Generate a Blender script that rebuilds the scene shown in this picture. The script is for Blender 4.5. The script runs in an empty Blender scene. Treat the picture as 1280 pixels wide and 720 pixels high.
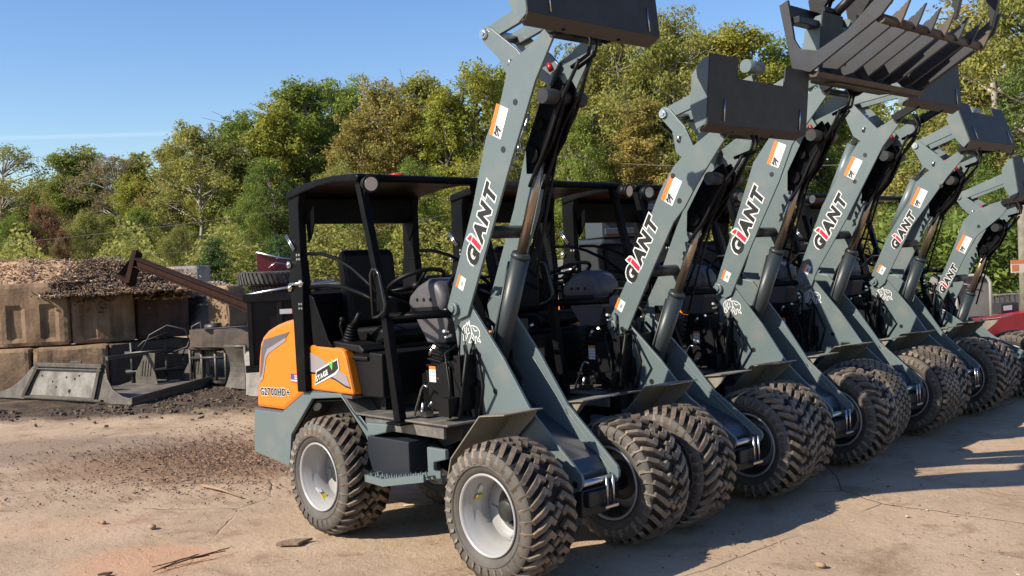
import bpy, bmesh, math, random
from mathutils import Vector, Matrix, noise
random.seed(7)
R = math.radians
sc = bpy.context.scene
COL = sc.collection

# ------------------------------------------------------------------ camera
CAM = Vector((4.1117, -4.2486, 1.7700))
CR = Vector((0.68308565, 0.72902908, -0.04371034))
CU = Vector((0.01253198, 0.04814048, 0.99876196))
CF = Vector((-0.73023075, 0.68278774, -0.0237479))
cd = bpy.data.cameras.new('camera'); cam = bpy.data.objects.new('camera', cd); COL.objects.link(cam)
M = Matrix.Identity(4)
for i in range(3):
    M[i][0] = CR[i]; M[i][1] = CU[i]; M[i][2] = -CF[i]; M[i][3] = CAM[i]
cam.matrix_world = M
cd.sensor_width = 36; cd.lens = 36 * 1251.6 / 1280
cd.clip_start = .05; cd.clip_end = 2000
sc.camera = cam

# ------------------------------------------------------------------ light
SUN_D = Vector((.35, 1.0, -.75)).normalized()
el = math.asin(-SUN_D.z); az = math.atan2(-SUN_D.x, -SUN_D.y)
w = bpy.data.worlds.new('World'); sc.world = w; w.use_nodes = True
nt = w.node_tree; nt.nodes.clear()
sky = nt.nodes.new('ShaderNodeTexSky'); sky.sky_type = 'NISHITA'; sky.sun_disc = False
sky.sun_elevation = el; sky.sun_rotation = az; sky.air_density = 1.15; sky.dust_density = .35; sky.ozone_density = 3.0
bg = nt.nodes.new('ShaderNodeBackground'); bg.inputs[1].default_value = .100
out = nt.nodes.new('ShaderNodeOutputWorld')
hs = nt.nodes.new('ShaderNodeHueSaturation'); hs.inputs['Saturation'].default_value = 1.22; hs.inputs['Hue'].default_value = .513
nt.links.new(sky.outputs[0], hs.inputs['Color']); 
# thin high vapour trail, part of the sky itself
def _dir(px, py): return (CF + CR * ((px - 640) / 1251.6) - CU * ((py - 360) / 1251.6)).normalized()
dA, dB = _dir(-300, 181), _dir(210, 167); nrm_ = dA.cross(dB).normalized(); mid_ = _dir(20, 172)
tcw = nt.nodes.new('ShaderNodeTexCoord')
def _n(t, **k):
    q = nt.nodes.new(t)
    for a_, b_ in k.items(): setattr(q, a_, b_)
    return q
dt = _n('ShaderNodeVectorMath', operation='DOT_PRODUCT'); nt.links.new(tcw.outputs['Generated'], dt.inputs[0]); dt.inputs[1].default_value = nrm_
ab = _n('ShaderNodeMath', operation='ABSOLUTE'); nt.links.new(dt.outputs['Value'], ab.inputs[0])
r1 = _n('ShaderNodeMapRange', interpolation_type='SMOOTHSTEP'); nt.links.new(ab.outputs[0], r1.inputs[0]); r1.inputs[1].default_value = .0004; r1.inputs[2].default_value = .0030; r1.inputs[3].default_value = .09; r1.inputs[4].default_value = 0
d2_ = _n('ShaderNodeVectorMath', operation='DOT_PRODUCT'); nt.links.new(tcw.outputs['Generated'], d2_.inputs[0]); d2_.inputs[1].default_value = mid_
r2 = _n('ShaderNodeMapRange', interpolation_type='SMOOTHSTEP'); nt.links.new(d2_.outputs['Value'], r2.inputs[0]); r2.inputs[1].default_value = .983; r2.inputs[2].default_value = .993
ml = _n('ShaderNodeMath', operation='MULTIPLY'); nt.links.new(r1.outputs[0], ml.inputs[0]); nt.links.new(r2.outputs[0], ml.inputs[1])
mxw = _n('ShaderNodeMix', data_type='RGBA'); nt.links.new(ml.outputs[0], mxw.inputs[0]); nt.links.new(hs.outputs[0], mxw.inputs[6]); mxw.inputs[7].default_value = (7.5, 8.2, 9.0, 1)
nt.links.new(mxw.outputs[2], bg.inputs[0]); nt.links.new(bg.outputs[0], out.inputs[0])
sl = bpy.data.lights.new('sun', 'SUN'); sl.energy = 5.0; sl.angle = R(.5); sl.color = (1, .90, .75)
so = bpy.data.objects.new('sun', sl); COL.objects.link(so)
so.rotation_euler = SUN_D.to_track_quat('-Z', 'Y').to_euler()
so.location = (0, 0, 30)
sc.view_settings.view_transform = 'Standard'; sc.view_settings.look = 'None'
sc.view_settings.exposure = 0.78; sc.view_settings.gamma = 1; sc.view_settings.use_curve_mapping = False
sc.render.engine = 'CYCLES'

# ------------------------------------------------------------------ materials
def mat(name, col, rough=.5, metal=0.0, col2=None, scale=6, thr=(.45, .65), bump=0, bscale=60, emis=None, spec=None, rough2=None, coat=0, detail=6):
    col = tuple(c * .75 for c in col); col2 = tuple(c * .75 for c in col2) if col2 is not None else None
    m = bpy.data.materials.new(name); m.use_nodes = True
    n = m.node_tree; b = n.nodes['Principled BSDF']
    b.inputs['Roughness'].default_value = rough; b.inputs['Metallic'].default_value = metal
    if spec is not None: b.inputs['Specular IOR Level'].default_value = spec
    if coat: b.inputs['Coat Weight'].default_value = coat
    b.inputs['Base Color'].default_value = (*col, 1)
    tc = n.nodes.new('ShaderNodeTexCoord')
    if col2 is not None:
        no = n.nodes.new('ShaderNodeTexNoise'); no.inputs['Scale'].default_value = scale; no.inputs['Detail'].default_value = detail; no.inputs['Roughness'].default_value = .65
        n.links.new(tc.outputs['Object'], no.inputs['Vector'])
        mr = n.nodes.new('ShaderNodeMapRange'); mr.inputs[1].default_value = thr[0]; mr.inputs[2].default_value = thr[1]
        n.links.new(no.outputs['Fac'], mr.inputs[0])
        mx = n.nodes.new('ShaderNodeMix'); mx.data_type = 'RGBA'
        mx.inputs[6].default_value = (*col, 1); mx.inputs[7].default_value = (*col2, 1)
        n.links.new(mr.outputs[0], mx.inputs[0]); n.links.new(mx.outputs[2], b.inputs['Base Color'])
        if rough2 is not None:
            m2 = n.nodes.new('ShaderNodeMapRange'); m2.inputs[3].default_value = rough; m2.inputs[4].default_value = rough2
            n.links.new(mr.outputs[0], m2.inputs[0]); n.links.new(m2.outputs[0], b.inputs['Roughness'])
    if bump:
        nb = n.nodes.new('ShaderNodeTexNoise'); nb.inputs['Scale'].default_value = bscale; nb.inputs['Detail'].default_value = 8
        n.links.new(tc.outputs['Object'], nb.inputs['Vector'])
        bp = n.nodes.new('ShaderNodeBump'); bp.inputs['Strength'].default_value = bump; bp.inputs['Distance'].default_value = .02
        n.links.new(nb.outputs['Fac'], bp.inputs['Height']); n.links.new(bp.outputs[0], b.inputs['Normal'])
    if emis:
        b.inputs['Emission Color'].default_value = (*emis, 1); b.inputs['Emission Strength'].default_value = 1
    return m
GREY = mat('grey_green_paint', (.130, .172, .180), .38, col2=(.175, .19, .18), scale=5, thr=(.5, .8), bump=.02, bscale=220, rough2=.5)
DGREY = mat('dark_frame_paint', (.018, .022, .026), .45, col2=(.04, .038, .034), scale=9, spec=.3)
QAP = mat('shaded_plate_paint', (.040, .044, .048), .6, spec=.2, col2=(.052, .056, .06), scale=7, bump=.03, bscale=160)  # paint darkened for the shade on the attach plates' unlit front faces
BLACK = mat('black_powder_coat', (.004, .0045, .006), .42, col2=(.008, .008, .009), scale=7, spec=.07)
PLAST = mat('black_plastic', (.006, .006, .007), .5, spec=.2)
VINYL = mat('black_vinyl', (.005, .005, .006), .5, bump=.05, bscale=90, spec=.2)
DASH = mat('dark_grey_plastic', (.072, .068, .077), .5, col2=(.09, .085, .095), scale=5, bump=.05, bscale=260)
ORANGE = mat('orange_paint', (.74, .215, .006), .3, coat=.3)
TRIM = mat('trim_decal_grey', (.30, .27, .29), .4)
TRIM2 = mat('dark_decal_grey', (.11, .10, .12), .4)
RUB = mat('tyre_rubber', (.009, .0085, .008), .75, col2=(.03, .025, .02), scale=7, bump=.1, bscale=120, spec=.25)
LUG = mat('dusty_tread', (.095, .074, .054), .62, col2=(.24, .185, .135), scale=9, thr=(.4, .62), bump=.12, bscale=120)
RUBS = mat('dusty_sidewall', (.07, .064, .058), .75, col2=(.12, .105, .088), scale=6, thr=(.35, .7), bump=.08, bscale=80)
RIM = mat('silver_rim_paint', (.40, .40, .40), .38, metal=.15, col2=(.42, .40, .37), scale=7, thr=(.5, .8))
RIMD = mat('shaded_rim_back', (.05, .045, .04), .55)  # dark brown stands for the shade and axle drum inside the rim
STEEL = mat('bright_steel', (.6, .6, .6), .28, metal=1.0)
ROD = mat('oiled_cylinder_rod', (.42, .33, .25), .28, metal=.85)
WHITE = mat('white_vinyl', (.78, .78, .77), .45)
LETB = mat('black_lettering', (.012, .012, .012), .4)
LETR = mat('red_lettering', (.65, .015, .05), .4)
STO = mat('orange_sticker', (.85, .2, .03), .45)
REDP = mat('red_plastic', (.45, .02, .02), .35)
GREENL = mat('green_lettering', (.12, .6, .05), .4)
BLUE = mat('blue_sticker', (.05, .07, .3), .45)
YEL = mat('yellow_sticker', (.75, .6, .05), .5)
LENS = mat('lamp_lens', (.55, .56, .58), .12, metal=.6)
BEAC = mat('red_beacon_lens', (.55, .03, .015), .25)
FLOOR = mat('dusty_floor_plate', (.10, .098, .09), .6, col2=(.22, .19, .155), scale=8)

# ------------------------------------------------------------------ mesh builder
class MB:
    def __init__(s): s.v = []; s.f = []; s.sm = []; s.mi = []; s.m = 0
    def add(s, vs, fs, smooth=False, mi=None):
        o = len(s.v); s.v += [tuple(p) for p in vs]
        for f in fs:
            s.f.append([i + o for i in f]); s.sm.append(smooth); s.mi.append(s.m if mi is None else mi)
        return s
    def box(s, c, d, rot=None):
        vs = []
        for x in (-.5, .5):
            for y in (-.5, .5):
                for z in (-.5, .5):
                    p = Vector((x * d[0], y * d[1], z * d[2]))
                    if rot: p = rot @ p
                    vs.append(p + Vector(c))
        return s.add(vs, [(0, 1, 3, 2), (4, 6, 7, 5), (0, 4, 5, 1), (2, 3, 7, 6), (0, 2, 6, 4), (1, 5, 7, 3)])
    def bx(s, x0, x1, y0, y1, z0, z1):
        return s.box(((x0 + x1) / 2, (y0 + y1) / 2, (z0 + z1) / 2), (abs(x1 - x0), abs(y1 - y0), abs(z1 - z0)))
    def prism(s, P, y0, y1):          # polygon in XZ, extruded along Y
        a = sum(P[i][0] * P[(i + 1) % len(P)][1] - P[(i + 1) % len(P)][0] * P[i][1] for i in range(len(P)))
        if a < 0: P = P[::-1]
        if y0 > y1: y0, y1 = y1, y0
        n = len(P)
        vs = [(x, y0, z) for x, z in P] + [(x, y1, z) for x, z in P]
        fs = [list(range(n)), list(range(2 * n - 1, n - 1, -1))]
        for i in range(n):
            j = (i + 1) % n; fs.append((i, i + n, j + n, j))
        return s.add(vs, fs)
    def slab(s, P, z0, z1):           # polygon in XY, extruded along Z
        a = sum(P[i][0] * P[(i + 1) % len(P)][1] - P[(i + 1) % len(P)][0] * P[i][1] for i in range(len(P)))
        if a < 0: P = P[::-1]
        n = len(P)
        vs = [(x, y, z0) for x, y in P] + [(x, y, z1) for x, y in P]
        fs = [list(range(n - 1, -1, -1)), list(range(n, 2 * n))]
        for i in range(n):
            j = (i + 1) % n; fs.append((i, j, j + n, i + n))
        return s.add(vs, fs)
    def sheet(s, L, y0, y1, t=.006):  # bent sheet: open polyline in XZ
        A = []; B = []
        for i, (x, z) in enumerate(L):
            a = Vector(L[max(0, i - 1)]); b = Vector(L[min(len(L) - 1, i + 1)]); d = (b - a).normalized()
            nn = Vector((-d.y, d.x)) * t / 2
            A.append((x + nn.x, z + nn.y)); B.append((x - nn.x, z - nn.y))
        return s.prism(A + B[::-1], y0, y1)
    def tube(s, pts, r, n=10, cap=True, r2=None):
        pts = [Vector(p) for p in pts]; N = len(pts)
        d0 = (pts[1] - pts[0]).normalized()
        up = Vector((0, 0, 1)) if abs(d0.z) < .9 else Vector((1, 0, 0))
        u = d0.cross(up).normalized(); vs = []
        for i, p in enumerate(pts):
            if i == 0: d = d0
            elif i == N - 1: d = (pts[-1] - pts[-2]).normalized()
            else: d = ((pts[i + 1] - p).normalized() + (p - pts[i - 1]).normalized()).normalized()
            u = (u - d * u.dot(d)).normalized(); v = d.cross(u)
            rr = r if r2 is None else r + (r2 - r) * i / (N - 1)
            for k in range(n):
                a = 2 * math.pi * k / n; vs.append(p + (u * math.cos(a) + v * math.sin(a)) * rr)
        fs = []
        for i in range(N - 1):
            for k in range(n):
                k2 = (k + 1) % n; fs.append((i * n + k, i * n + k2, (i + 1) * n + k2, (i + 1) * n + k))
        s.add(vs, fs, True)
        if cap:
            o = len(s.v) - len(vs)
            s.f.append([o + k for k in range(n - 1, -1, -1)]); s.sm.append(False); s.mi.append(s.m)
            s.f.append([o + (N - 1) * n + k for k in range(n)]); s.sm.append(False); s.mi.append(s.m)
        return s
    def cyl(s, a, b, r, n=20, r2=None): return s.tube([a, b], r, n, True, r2)
    def lathe_y(s, prof, c=(0, 0, 0), n=48, smooth=True):   # profile of (y, r) spun about Y
        vs = []
        for y, r in prof:
            for k in range(n):
                a = 2 * math.pi * k / n; vs.append((c[0] + r * math.cos(a), c[1] + y, c[2] + r * math.sin(a)))
        fs = []
        for i in range(len(prof) - 1):
            for k in range(n):
                k2 = (k + 1) % n; fs.append((i * n + k, (i + 1) * n + k, (i + 1) * n + k2, i * n + k2))
        return s.add(vs, fs, smooth)
    def ball(s, c, rad, n=12, m=8):
        vs = []; fs = []
        rad = rad if hasattr(rad, '__len__') else (rad, rad, rad)
        for i in range(m + 1):
            t = math.pi * i / m
            for k in range(n):
                a = 2 * math.pi * k / n
                vs.append((c[0] + rad[0] * math.sin(t) * math.cos(a), c[1] + rad[1] * math.sin(t) * math.sin(a), c[2] + rad[2] * math.cos(t)))
        for i in range(m):
            for k in range(n):
                k2 = (k + 1) % n; fs.append((i * n + k, (i + 1) * n + k, (i + 1) * n + k2, i * n + k2))
        return s.add(vs, fs, True)
    def mesh(s, name, mats):
        me = bpy.data.meshes.new(name); me.from_pydata(s.v, [], s.f)
        for mm in (mats if isinstance(mats, (list, tuple)) else [mats]): me.materials.append(mm)
        me.polygons.foreach_set('use_smooth', s.sm); me.polygons.foreach_set('material_index', s.mi)
        me.validate(); me.update()
        return me
def link(name, me, parent=None, bevel=0, label=None, cat=None, group=None, kind=None, loc=None, rot=None):
    o = bpy.data.objects.new(name, me); COL.objects.link(o)
    if parent: o.parent = parent
    if bevel:
        b = o.modifiers.new('bevel', 'BEVEL'); b.width = bevel; b.segments = 2; b.limit_method = 'ANGLE'; b.angle_limit = R(40)
        b.use_clamp_overlap = True; b.harden_normals = False
    for k, v in (('label', label), ('category', cat), ('group', group), ('kind', kind)):
        if v: o[k] = v
    if loc: o.location = loc
    if rot: o.rotation_euler = rot
    return o
def sides(fn):
    def half(sg):
        a = fn(); b = MB()
        for f, sm, mi in zip(a.f, a.sm, a.mi):
            if sum(a.v[i][1] for i in f) * sg > 0: b.add([a.v[i] for i in f], [tuple(range(len(f)))], sm, mi)
        # weld the copied corners again
        idx = {}; nv = []; mp_ = []
        for v in b.v:
            k = (round(v[0], 6), round(v[1], 6), round(v[2], 6))
            if k not in idx: idx[k] = len(nv); nv.append(v)
            mp_.append(idx[k])
        b.v = nv; b.f = [[mp_[i] for i in f] for f in b.f]; return b
    return half
def part(name, mb, mats, parent, bevel=0, label=None, **k): return link(name, mb.mesh(name, mats), parent, bevel, label, **k)
def thing(name, label, cat, loc=(0, 0, 0), rot=(0, 0, 0), group=None, s=1):
    o = link(name, None, None, 0, label, cat, group, None, loc, rot); o.scale = (s, s, s); o.empty_display_size = .2
    return o

# ------------------------------------------------------------------ lettering
def glyphs(txt, size, off, shear, extr=0.0):
    cu = bpy.data.curves.new('t', 'FONT'); cu.body = txt; cu.size = size; cu.offset = off; cu.shear = shear; cu.resolution_u = 3
    ob = bpy.data.objects.new('t', cu); COL.objects.link(ob)
    dg = bpy.context.evaluated_depsgraph_get(); dg.update()
    me = ob.evaluated_get(dg).to_mesh()
    vs = [v.co.copy() for v in me.vertices]; fs = [tuple(p.vertices) for p in me.polygons]
    ob.evaluated_get(dg).to_mesh_clear(); bpy.data.objects.remove(ob); bpy.data.curves.remove(cu)
    return vs, fs
GC = {}
def letters(mb, txt, org, u, v, nrm, size, off=.0, shear=0., mi=0, lift=0, track=1.0, white=None, wi=0, red=None, ri=2, adv=None):
    """row of separate glyphs laid on a plate; u reading direction, v letter-up, nrm outwards"""
    org, u, v, nrm = Vector(org), Vector(u), Vector(v), Vector(nrm); x = 0
    flip = u.cross(v).dot(nrm) < 0
    for i, ch in enumerate(txt):
        if ch == ' ': x += size * .35; continue
        for layer in ((1, 0) if white else (0,)):
            o_ = off + (white if layer else 0)
            key = (ch, size, round(o_, 5), shear)
            if key not in GC: GC[key] = glyphs(ch, size, o_, shear)
            vs, fs = GC[key]
            lf = lift + (0 if layer else .0012) + i * .00012
            m_ = wi if layer else (ri if red is not None and i == red else mi)
            mb.add([org + u * (p.x + x) + v * p.y + nrm * lf for p in vs], [f[::-1] for f in fs] if flip else fs, False, m_)
        wd = max(p.x for p in GC[(ch, size, round(off, 5), shear)][0]) if adv is None else adv[i]
        x += (wd + size * .06) * track
    return x
def stroke(mb, pts, wd, org, u, v, nrm, lift, mi=0):
    org, u, v, nrm = Vector(org), Vector(u), Vector(v), Vector(nrm)
    for i, (a, b) in enumerate(zip(pts, pts[1:])):
        a2, b2 = Vector(a), Vector(b); d = (b2 - a2)
        if d.length < 1e-6: continue
        d.normalize(); n = Vector((-d.y, d.x)) * wd / 2; e = d * wd * .3
        q = [a2 - e + n, a2 - e - n, b2 + e - n, b2 + e + n]
        mb.add([org + u * p.x + v * p.y + nrm * (lift + .00007 * (len(mb.f) % 17)) for p in q], [(0, 1, 2, 3)], False, mi)

# ------------------------------------------------------------------ loader pieces
mesh_cache = {}
def cpart(key, name, fn, mats, parent, bevel=0, label=None, **k):
    if key not in mesh_cache: mesh_cache[key] = fn().mesh(name, mats)
    return link(name, mesh_cache[key], parent, bevel, label, **k)
def loose(mb):
    par = list(range(len(mb.v)))
    def find(i):
        while par[i] != i: par[i] = par[par[i]]; i = par[i]
        return i
    for f in mb.f:
        for i in f[1:]: par[find(i)] = find(f[0])
    g = {}
    for f, sm, mi in zip(mb.f, mb.sm, mb.mi): g.setdefault(find(f[0]), []).append((f, sm, mi))
    res = []
    for fs in g.values():
        b = MB(); idx = {}
        for f, sm, mi in fs:
            q = []
            for i in f:
                if i not in idx: idx[i] = len(b.v); b.v.append(mb.v[i])
                q.append(idx[i])
            b.f.append(q); b.sm.append(sm); b.mi.append(mi)
        res.append(b)
    return res
def cpieces(key, name, fn, mats, parent):
    if key not in mesh_cache: mesh_cache[key] = [b.mesh(name, mats) for b in loose(fn())]
    for me in mesh_cache[key]: link(name, me, parent)
def pieces(name, mb, mats, parent):
    for b in loose(mb): link(name, b.mesh(name, mats), parent)
def pair(key, name, fn, mats, parent, bevel=0):
    h = sides(fn); r = cpart(key + 'r', name, lambda: h(-1), mats, parent, bevel); cpart(key + 'l', name, lambda: h(1), mats, parent, bevel); return r
def ppart(name, mb, mats, parent, bevel=0):
    h = sides(lambda: mb); r = part(name, h(-1), mats, parent, bevel); part(name, h(1), mats, parent, bevel); return r

TR = .40
def tyre_mb(kind):
    mb = MB()
    prof = [(-.140, .226), (-.158, .232), (-.176, .262), (-.187, .30), (-.184, .333), (-.170, .356), (-.14, .367), (-.08, .373), (0, .375),
            (.08, .373), (.14, .367), (.170, .356), (.184, .333), (.187, .30), (.176, .262), (.158, .232), (.140, .226)]
    mb.m = 0
    o = len(mb.f); mb.lathe_y(prof, n=64)
    # carcass sidewalls use the dusty material
    nb = 64
    for i in range(len(prof) - 1):
        for k in range(nb): mb.mi[o + i * nb + k] = 1 if (i < 5 or i > 10) else 0
    # raised ring on each sidewall
    for sgn in (-1, 1):
        mb.m = 1; mb.lathe_y([(sgn * .180, .272), (sgn * .188, .276), (sgn * .188, .281), (sgn * .182, .286)][::sgn * -1 or 1], n=48)
    mb.m = 2
    def rad(y):
        a = abs(y)
        return .399 - .30 * a * a - (0 if a < .145 else (a - .145) * 1.45)
    def lug(path, w0, base=.02):
        # path: list of (theta, y); ribbon with width w (metres) and its side walls
        n = len(path); top = []; 
        P = [Vector((t * .39, y)) for t, y in path]
        for i in range(n):
            if i == 0: d = (P[1] - P[0])
            elif i == n - 1: d = P[-1] - P[-2]
            else: d = (P[i + 1] - P[i]).normalized() + (P[i] - P[i - 1]).normalized()
            d.normalize(); nn = Vector((-d.y, d.x))
            c = 1.0
            if 0 < i < n - 1:
                c = 1 / max(.5, nn.dot(Vector((-(P[i + 1] - P[i]).normalized().y, (P[i + 1] - P[i]).normalized().x))))
            ww = w0 * c
            top.append((P[i] + nn * ww / 2, P[i] - nn * ww / 2))
        vs = []
        def put(q, r): 
            t = q.x / .39; return (r * math.cos(t), max(-.196, min(.196, q.y)), r * math.sin(t))
        for a, b in top:
            cen = (a + b) / 2; ra = rad(cen.y); rb = ra - .036
            ga = cen + (a - cen) * 1.25; gb = cen + (b - cen) * 1.25
            vs += [put(a, ra), put(b, ra), put(ga, rb), put(gb, rb)]
        fs = []
        for i in range(n - 1):
            A = i * 4; B = A + 4
            fs += [(A, A + 1, B + 1, B), (A, B, B + 2, A + 2), (A + 1, A + 3, B + 3, B + 1)]
        fs += [(0, 2, 3, 1), ((n - 1) * 4, (n - 1) * 4 + 1, (n - 1) * 4 + 3, (n - 1) * 4 + 2)]
        mb.add(vs, fs)
    rng = random.Random(3)
    if kind == 'chevron':
        N = 32
        for sg in (-1, 1):
            for k in range(N):
                t = 2 * math.pi * (k + (.5 if sg > 0 else 0)) / N
                p = 2 * math.pi / N
                # long shoulder bar ending in a hooked foot
                lug([(t - .22 * p, sg * .190), (t - .06 * p, sg * .160), (t + .42 * p, sg * .112), (t + .95 * p, sg * .060), (t + .62 * p, sg * .030)], .029)
                if k % 2 == 0: lug([(t + .98 * p, sg * .028), (t + 1.42 * p, sg * -.006)], .025)
    else:
        N = 40
        for row, y in enumerate((-.155, -.105, -.055, 0, .055, .105, .155)):
            for k in range(N):
                t = 2 * math.pi * (k + (.5 if row % 2 else 0)) / N
                if abs(y) > .15: lug([(t - .01, math.copysign(.19, y)), (t, y * .82)], .034)
                else: lug([(t - .02, y - .019), (t + .02, y + .019)], .042)
    return mb
def rim_mb():
    mb = MB()
    pr = [(-.142, .214), (-.152, .226), (-.166, .233), (-.172, .229), (-.172, .222), (-.160, .213), (-.146, .209), (-.138, .198), (-.10, .195), (-.085, .178), (.03, .174), (.10, .185), (.138, .197), (.146, .209), (.160, .213), (.172, .222), (.172, .229), (.160, .232), (.142, .214)]
    mb.lathe_y(pr, n=56)
    mb.lathe_y([(.012, .176), (.000, .172), (.035, .125), (.042, .09), (.042, .0)], n=40)
    mb.lathe_y([(.054, .0), (.054, .09), (.047, .125), (.012, .176)], n=40)
    for i, f in enumerate(mb.f):
        c = sum(mb.v[k][1] for k in f) / len(f); r_ = sum(math.hypot(mb.v[k][0], mb.v[k][2]) for k in f) / len(f)
        mb.mi[i] = 1 if (c > .03 and r_ < .212) else 0
    for k in range(4):   # ribs pressed in the dish
        a = math.pi * 2 * k / 4 + .5
        mb.tube([(.16 * math.cos(a), .006, .16 * math.sin(a)), (.115 * math.cos(a + .25), .034, .115 * math.sin(a + .25))], .007, 6)
    return mb
def hub_mb():
    mb = MB(); mb.lathe_y([(.045, .0), (.045, .062), (-.03, .060), (-.037, .052), (-.037, .0)][::-1], n=28)
    for k in range(6):
        a = k * math.pi / 3 + .2; mb.cyl((.085 * math.cos(a), .05, .085 * math.sin(a)), (.085 * math.cos(a), .022, .085 * math.sin(a)), .011, 6)
    return mb
def wheel(parent, x, y, kind, spin=0, R_=TR):
    e = link('wheel', None, parent); e.location = (x, y, R_); e.empty_display_size = .1
    if y > 0: e.rotation_euler = (0, spin, math.pi)
    else: e.rotation_euler = (0, spin, 0)
    s = R_ / .4; e.scale = (s, s, s)
    cpart('tyre' + kind, 'tyre', lambda: tyre_mb(kind), [RUB, RUBS, LUG], e)
    cpart('rim', 'rim', rim_mb, [RIM, RIMD], e); cpart('hub', 'hub_cap', hub_mb, DGREY, e)
    def valve():
        m = MB(); m.m = 0; m.box((-.04, -.088, -.172), (.05, .03, .003)); m.m = 1; m.box((.03, -.08, -.174), (.05, .04, .003), Matrix.Rotation(.2, 3, 'Y')); return m
    cpart('sticker', 'rim_sticker', valve, [WHITE, YEL], e)
    return e

def pin_mb(x, z, y0, y1, r=.038):
    m = MB(); m.cyl((x, y0, z), (x, y1, z), r, 24); m.cyl((x, y0 - .012, z), (x, y0, z), r * .55, 6); return m

def make_loader(name_label, cat_group, base, pv, arm, G0, T0, S0, s0, lever, linkp, qa, tilt=None, tyre_k=('chevron', 'chevron'), scale_t=1, first=False, wr=.40, seed=0, beacon=True):
    rg = random.Random(seed)
    L = thing('wheel_loader', name_label, 'wheel loader', (base[0], base[1], 0), (0, 0, 0), cat_group)
    bx0 = base[0]
    # ---- wheels
    for x, y, k in ((0, -.5, tyre_k[0]), (0, .5, tyre_k[1]), (-1.7, -.5, tyre_k[0]), (-1.7, .5, tyre_k[1])):
        wheel(L, x, y, k, spin=rg.uniform(0, 6) if not (y < 0) else (2.1 if x == 0 else .6), R_=wr)
    # ---- rear chassis: side plates with the wheel arch
    def rc():
        m = MB()
        side = [(-2.84, .745), (-2.872, .42), (-2.36, .362), (-2.313, .604), (-2.007, .885), (-1.641, .917), (-1.314, .69), (-1.31, .67), (-1.34, .655), (-1.36, .69), (-1.645, .945), (-2.09, .925), (-2.434, .752)]
        for s in (-1, 1): m.prism(side, s * .50, s * .47)
        m.prism([(-2.84, .745), (-2.872, .42), (-2.42, .37), (-2.42, .75)], -.468, .468)
        return m
    rch = cpart('rear_chassis', 'rear_chassis', rc, GREY, L, .006)
    def rcd():
        m = MB()
        m.bx(-2.40, -.62, -.30, .30, .42, .80)
        m.bx(-1.78, -1.62, -.36, .36, .34, .46)
        for s in (-1, 1):
            m.sheet([(-2.33, .58), (-2.02, .862), (-1.655, .895), (-1.38, .70)], s * .462, s * .24, .008)
            m.bx(-2.39, -1.40, s * .30, s * .305, .5, 1.0)
            m.cyl((-1.7, s * .3, .40), (-1.7, s * .46, .40), .06, 16)
            m.cyl((0, s * .25, .40), (0, s * .46, .40), .06, 16)
        return m
    cpart('under', 'inner_frame', rcd, DGREY, L, .004)
    def refl():
        m = MB(); m.lathe_y([(-.004, .0), (-.004, .045), (0, .045)], (0, 0, 0), 20); 
        return m
    def oval():
        m = MB(); P = [(-1.99 + .055 * math.cos(a * .3142), .825 + .026 * math.sin(a * .3142) + .015 * math.cos(a * .3142)) for a in range(20)]; m.prism(P, -.4695, -.466); m.prism(P, .466, .4695); return m
    pair('oval', 'side_reflector', oval, DGREY, rch)
    def side_box():
        m = MB()
        for s in (-1, 1):
            m.bx(-1.345, -.90, s * .505, s * .33, .455, .69)
        return m
    pair('side_box', 'tool_box', side_box, mesh_cache.setdefault('m_sb', mat('slate_paint', (.022, .028, .036), .4, spec=.3)), L, .006)
    def jack():
        m = MB()
        for s in (-1, 1):
            m.prism([(-1.335, .775), (-1.32, .70), (-1.27, .695), (-1.12, .73), (-1.10, .785)], s * .515, s * .36)
        return m
    pair('corner', 'body_corner', jack, GREY, L, .008)
    def step():
        m = MB()
        for s in (-1, 1):
            m.prism([(-1.20, .47), (-1.20, .425), (-1.02, .418), (-.60, .50), (-.60, .545), (-1.02, .465)], s * .63, s * .615)
            m.prism([(-1.20, .47), (-1.20, .425), (-1.02, .418), (-.60, .50), (-.60, .545), (-1.02, .465)], s * .50, s * .485)
            m.prism([(-1.21, .47), (-1.21, .425), (-1.195, .425), (-1.195, .47)], s * .63, s * .485)
            for k in range(11):
                x = -1.18 + k * .05; z = .468 + max(0, x + 1.02) * .17
                m.prism([(x, z - .02), (x + .03, z - .018), (x + .015, z + .022)], s * .612, s * .606); m.prism([(x, z - .02), (x + .03, z - .018), (x + .015, z + .022)], s * .56, s * .554)
                m.prism([(x, z - .02), (x + .03, z - .018), (x + .03, z - .012), (x, z - .014)], s * .61, s * .50)
        return m
    st = pair('step', 'step', step, GREY, L)
    def joint():
        m = MB()
        m.prism([(-.86, .62), (-.86, .50), (-.70, .46), (-.52, .47), (-.52, .66), (-.64, .70)], -.30, .30)
        m.prism([(-.80, .66), (-.80, .47), (-.66, .44), (-.66, .50), (-.74, .52), (-.74, .57), (-.62, .60), (-.62, .66)], -.44, -.41)
        return m
    cpart('joint', 'articulation_joint', joint, GREY, L, .006)
    # ---- hood
    def hood():
        m = MB()
        P = [(-2.833, .765), (-2.80, .95), (-2.77, 1.13), (-2.735, 1.25), (-2.69, 1.305), (-2.60, 1.36), (-2.48, 1.40), (-2.37, 1.425), (-2.25, 1.444), (-2.13, 1.452), (-2.105, .935), (-2.43, .768)]
        m.prism(P, -.485, .485); return m
    hd = cpart('hood', 'hood', hood, ORANGE, L, .028)
    def seam():
        m = MB()
        m.sheet([(-2.845, .752), (-2.432, .757), (-2.10, .928), (-1.95, .935), (-1.52, .925)], -.489, .489, .018); return m
    cpart('seam', 'hood_seal', seam, TRIM2, L)
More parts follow.
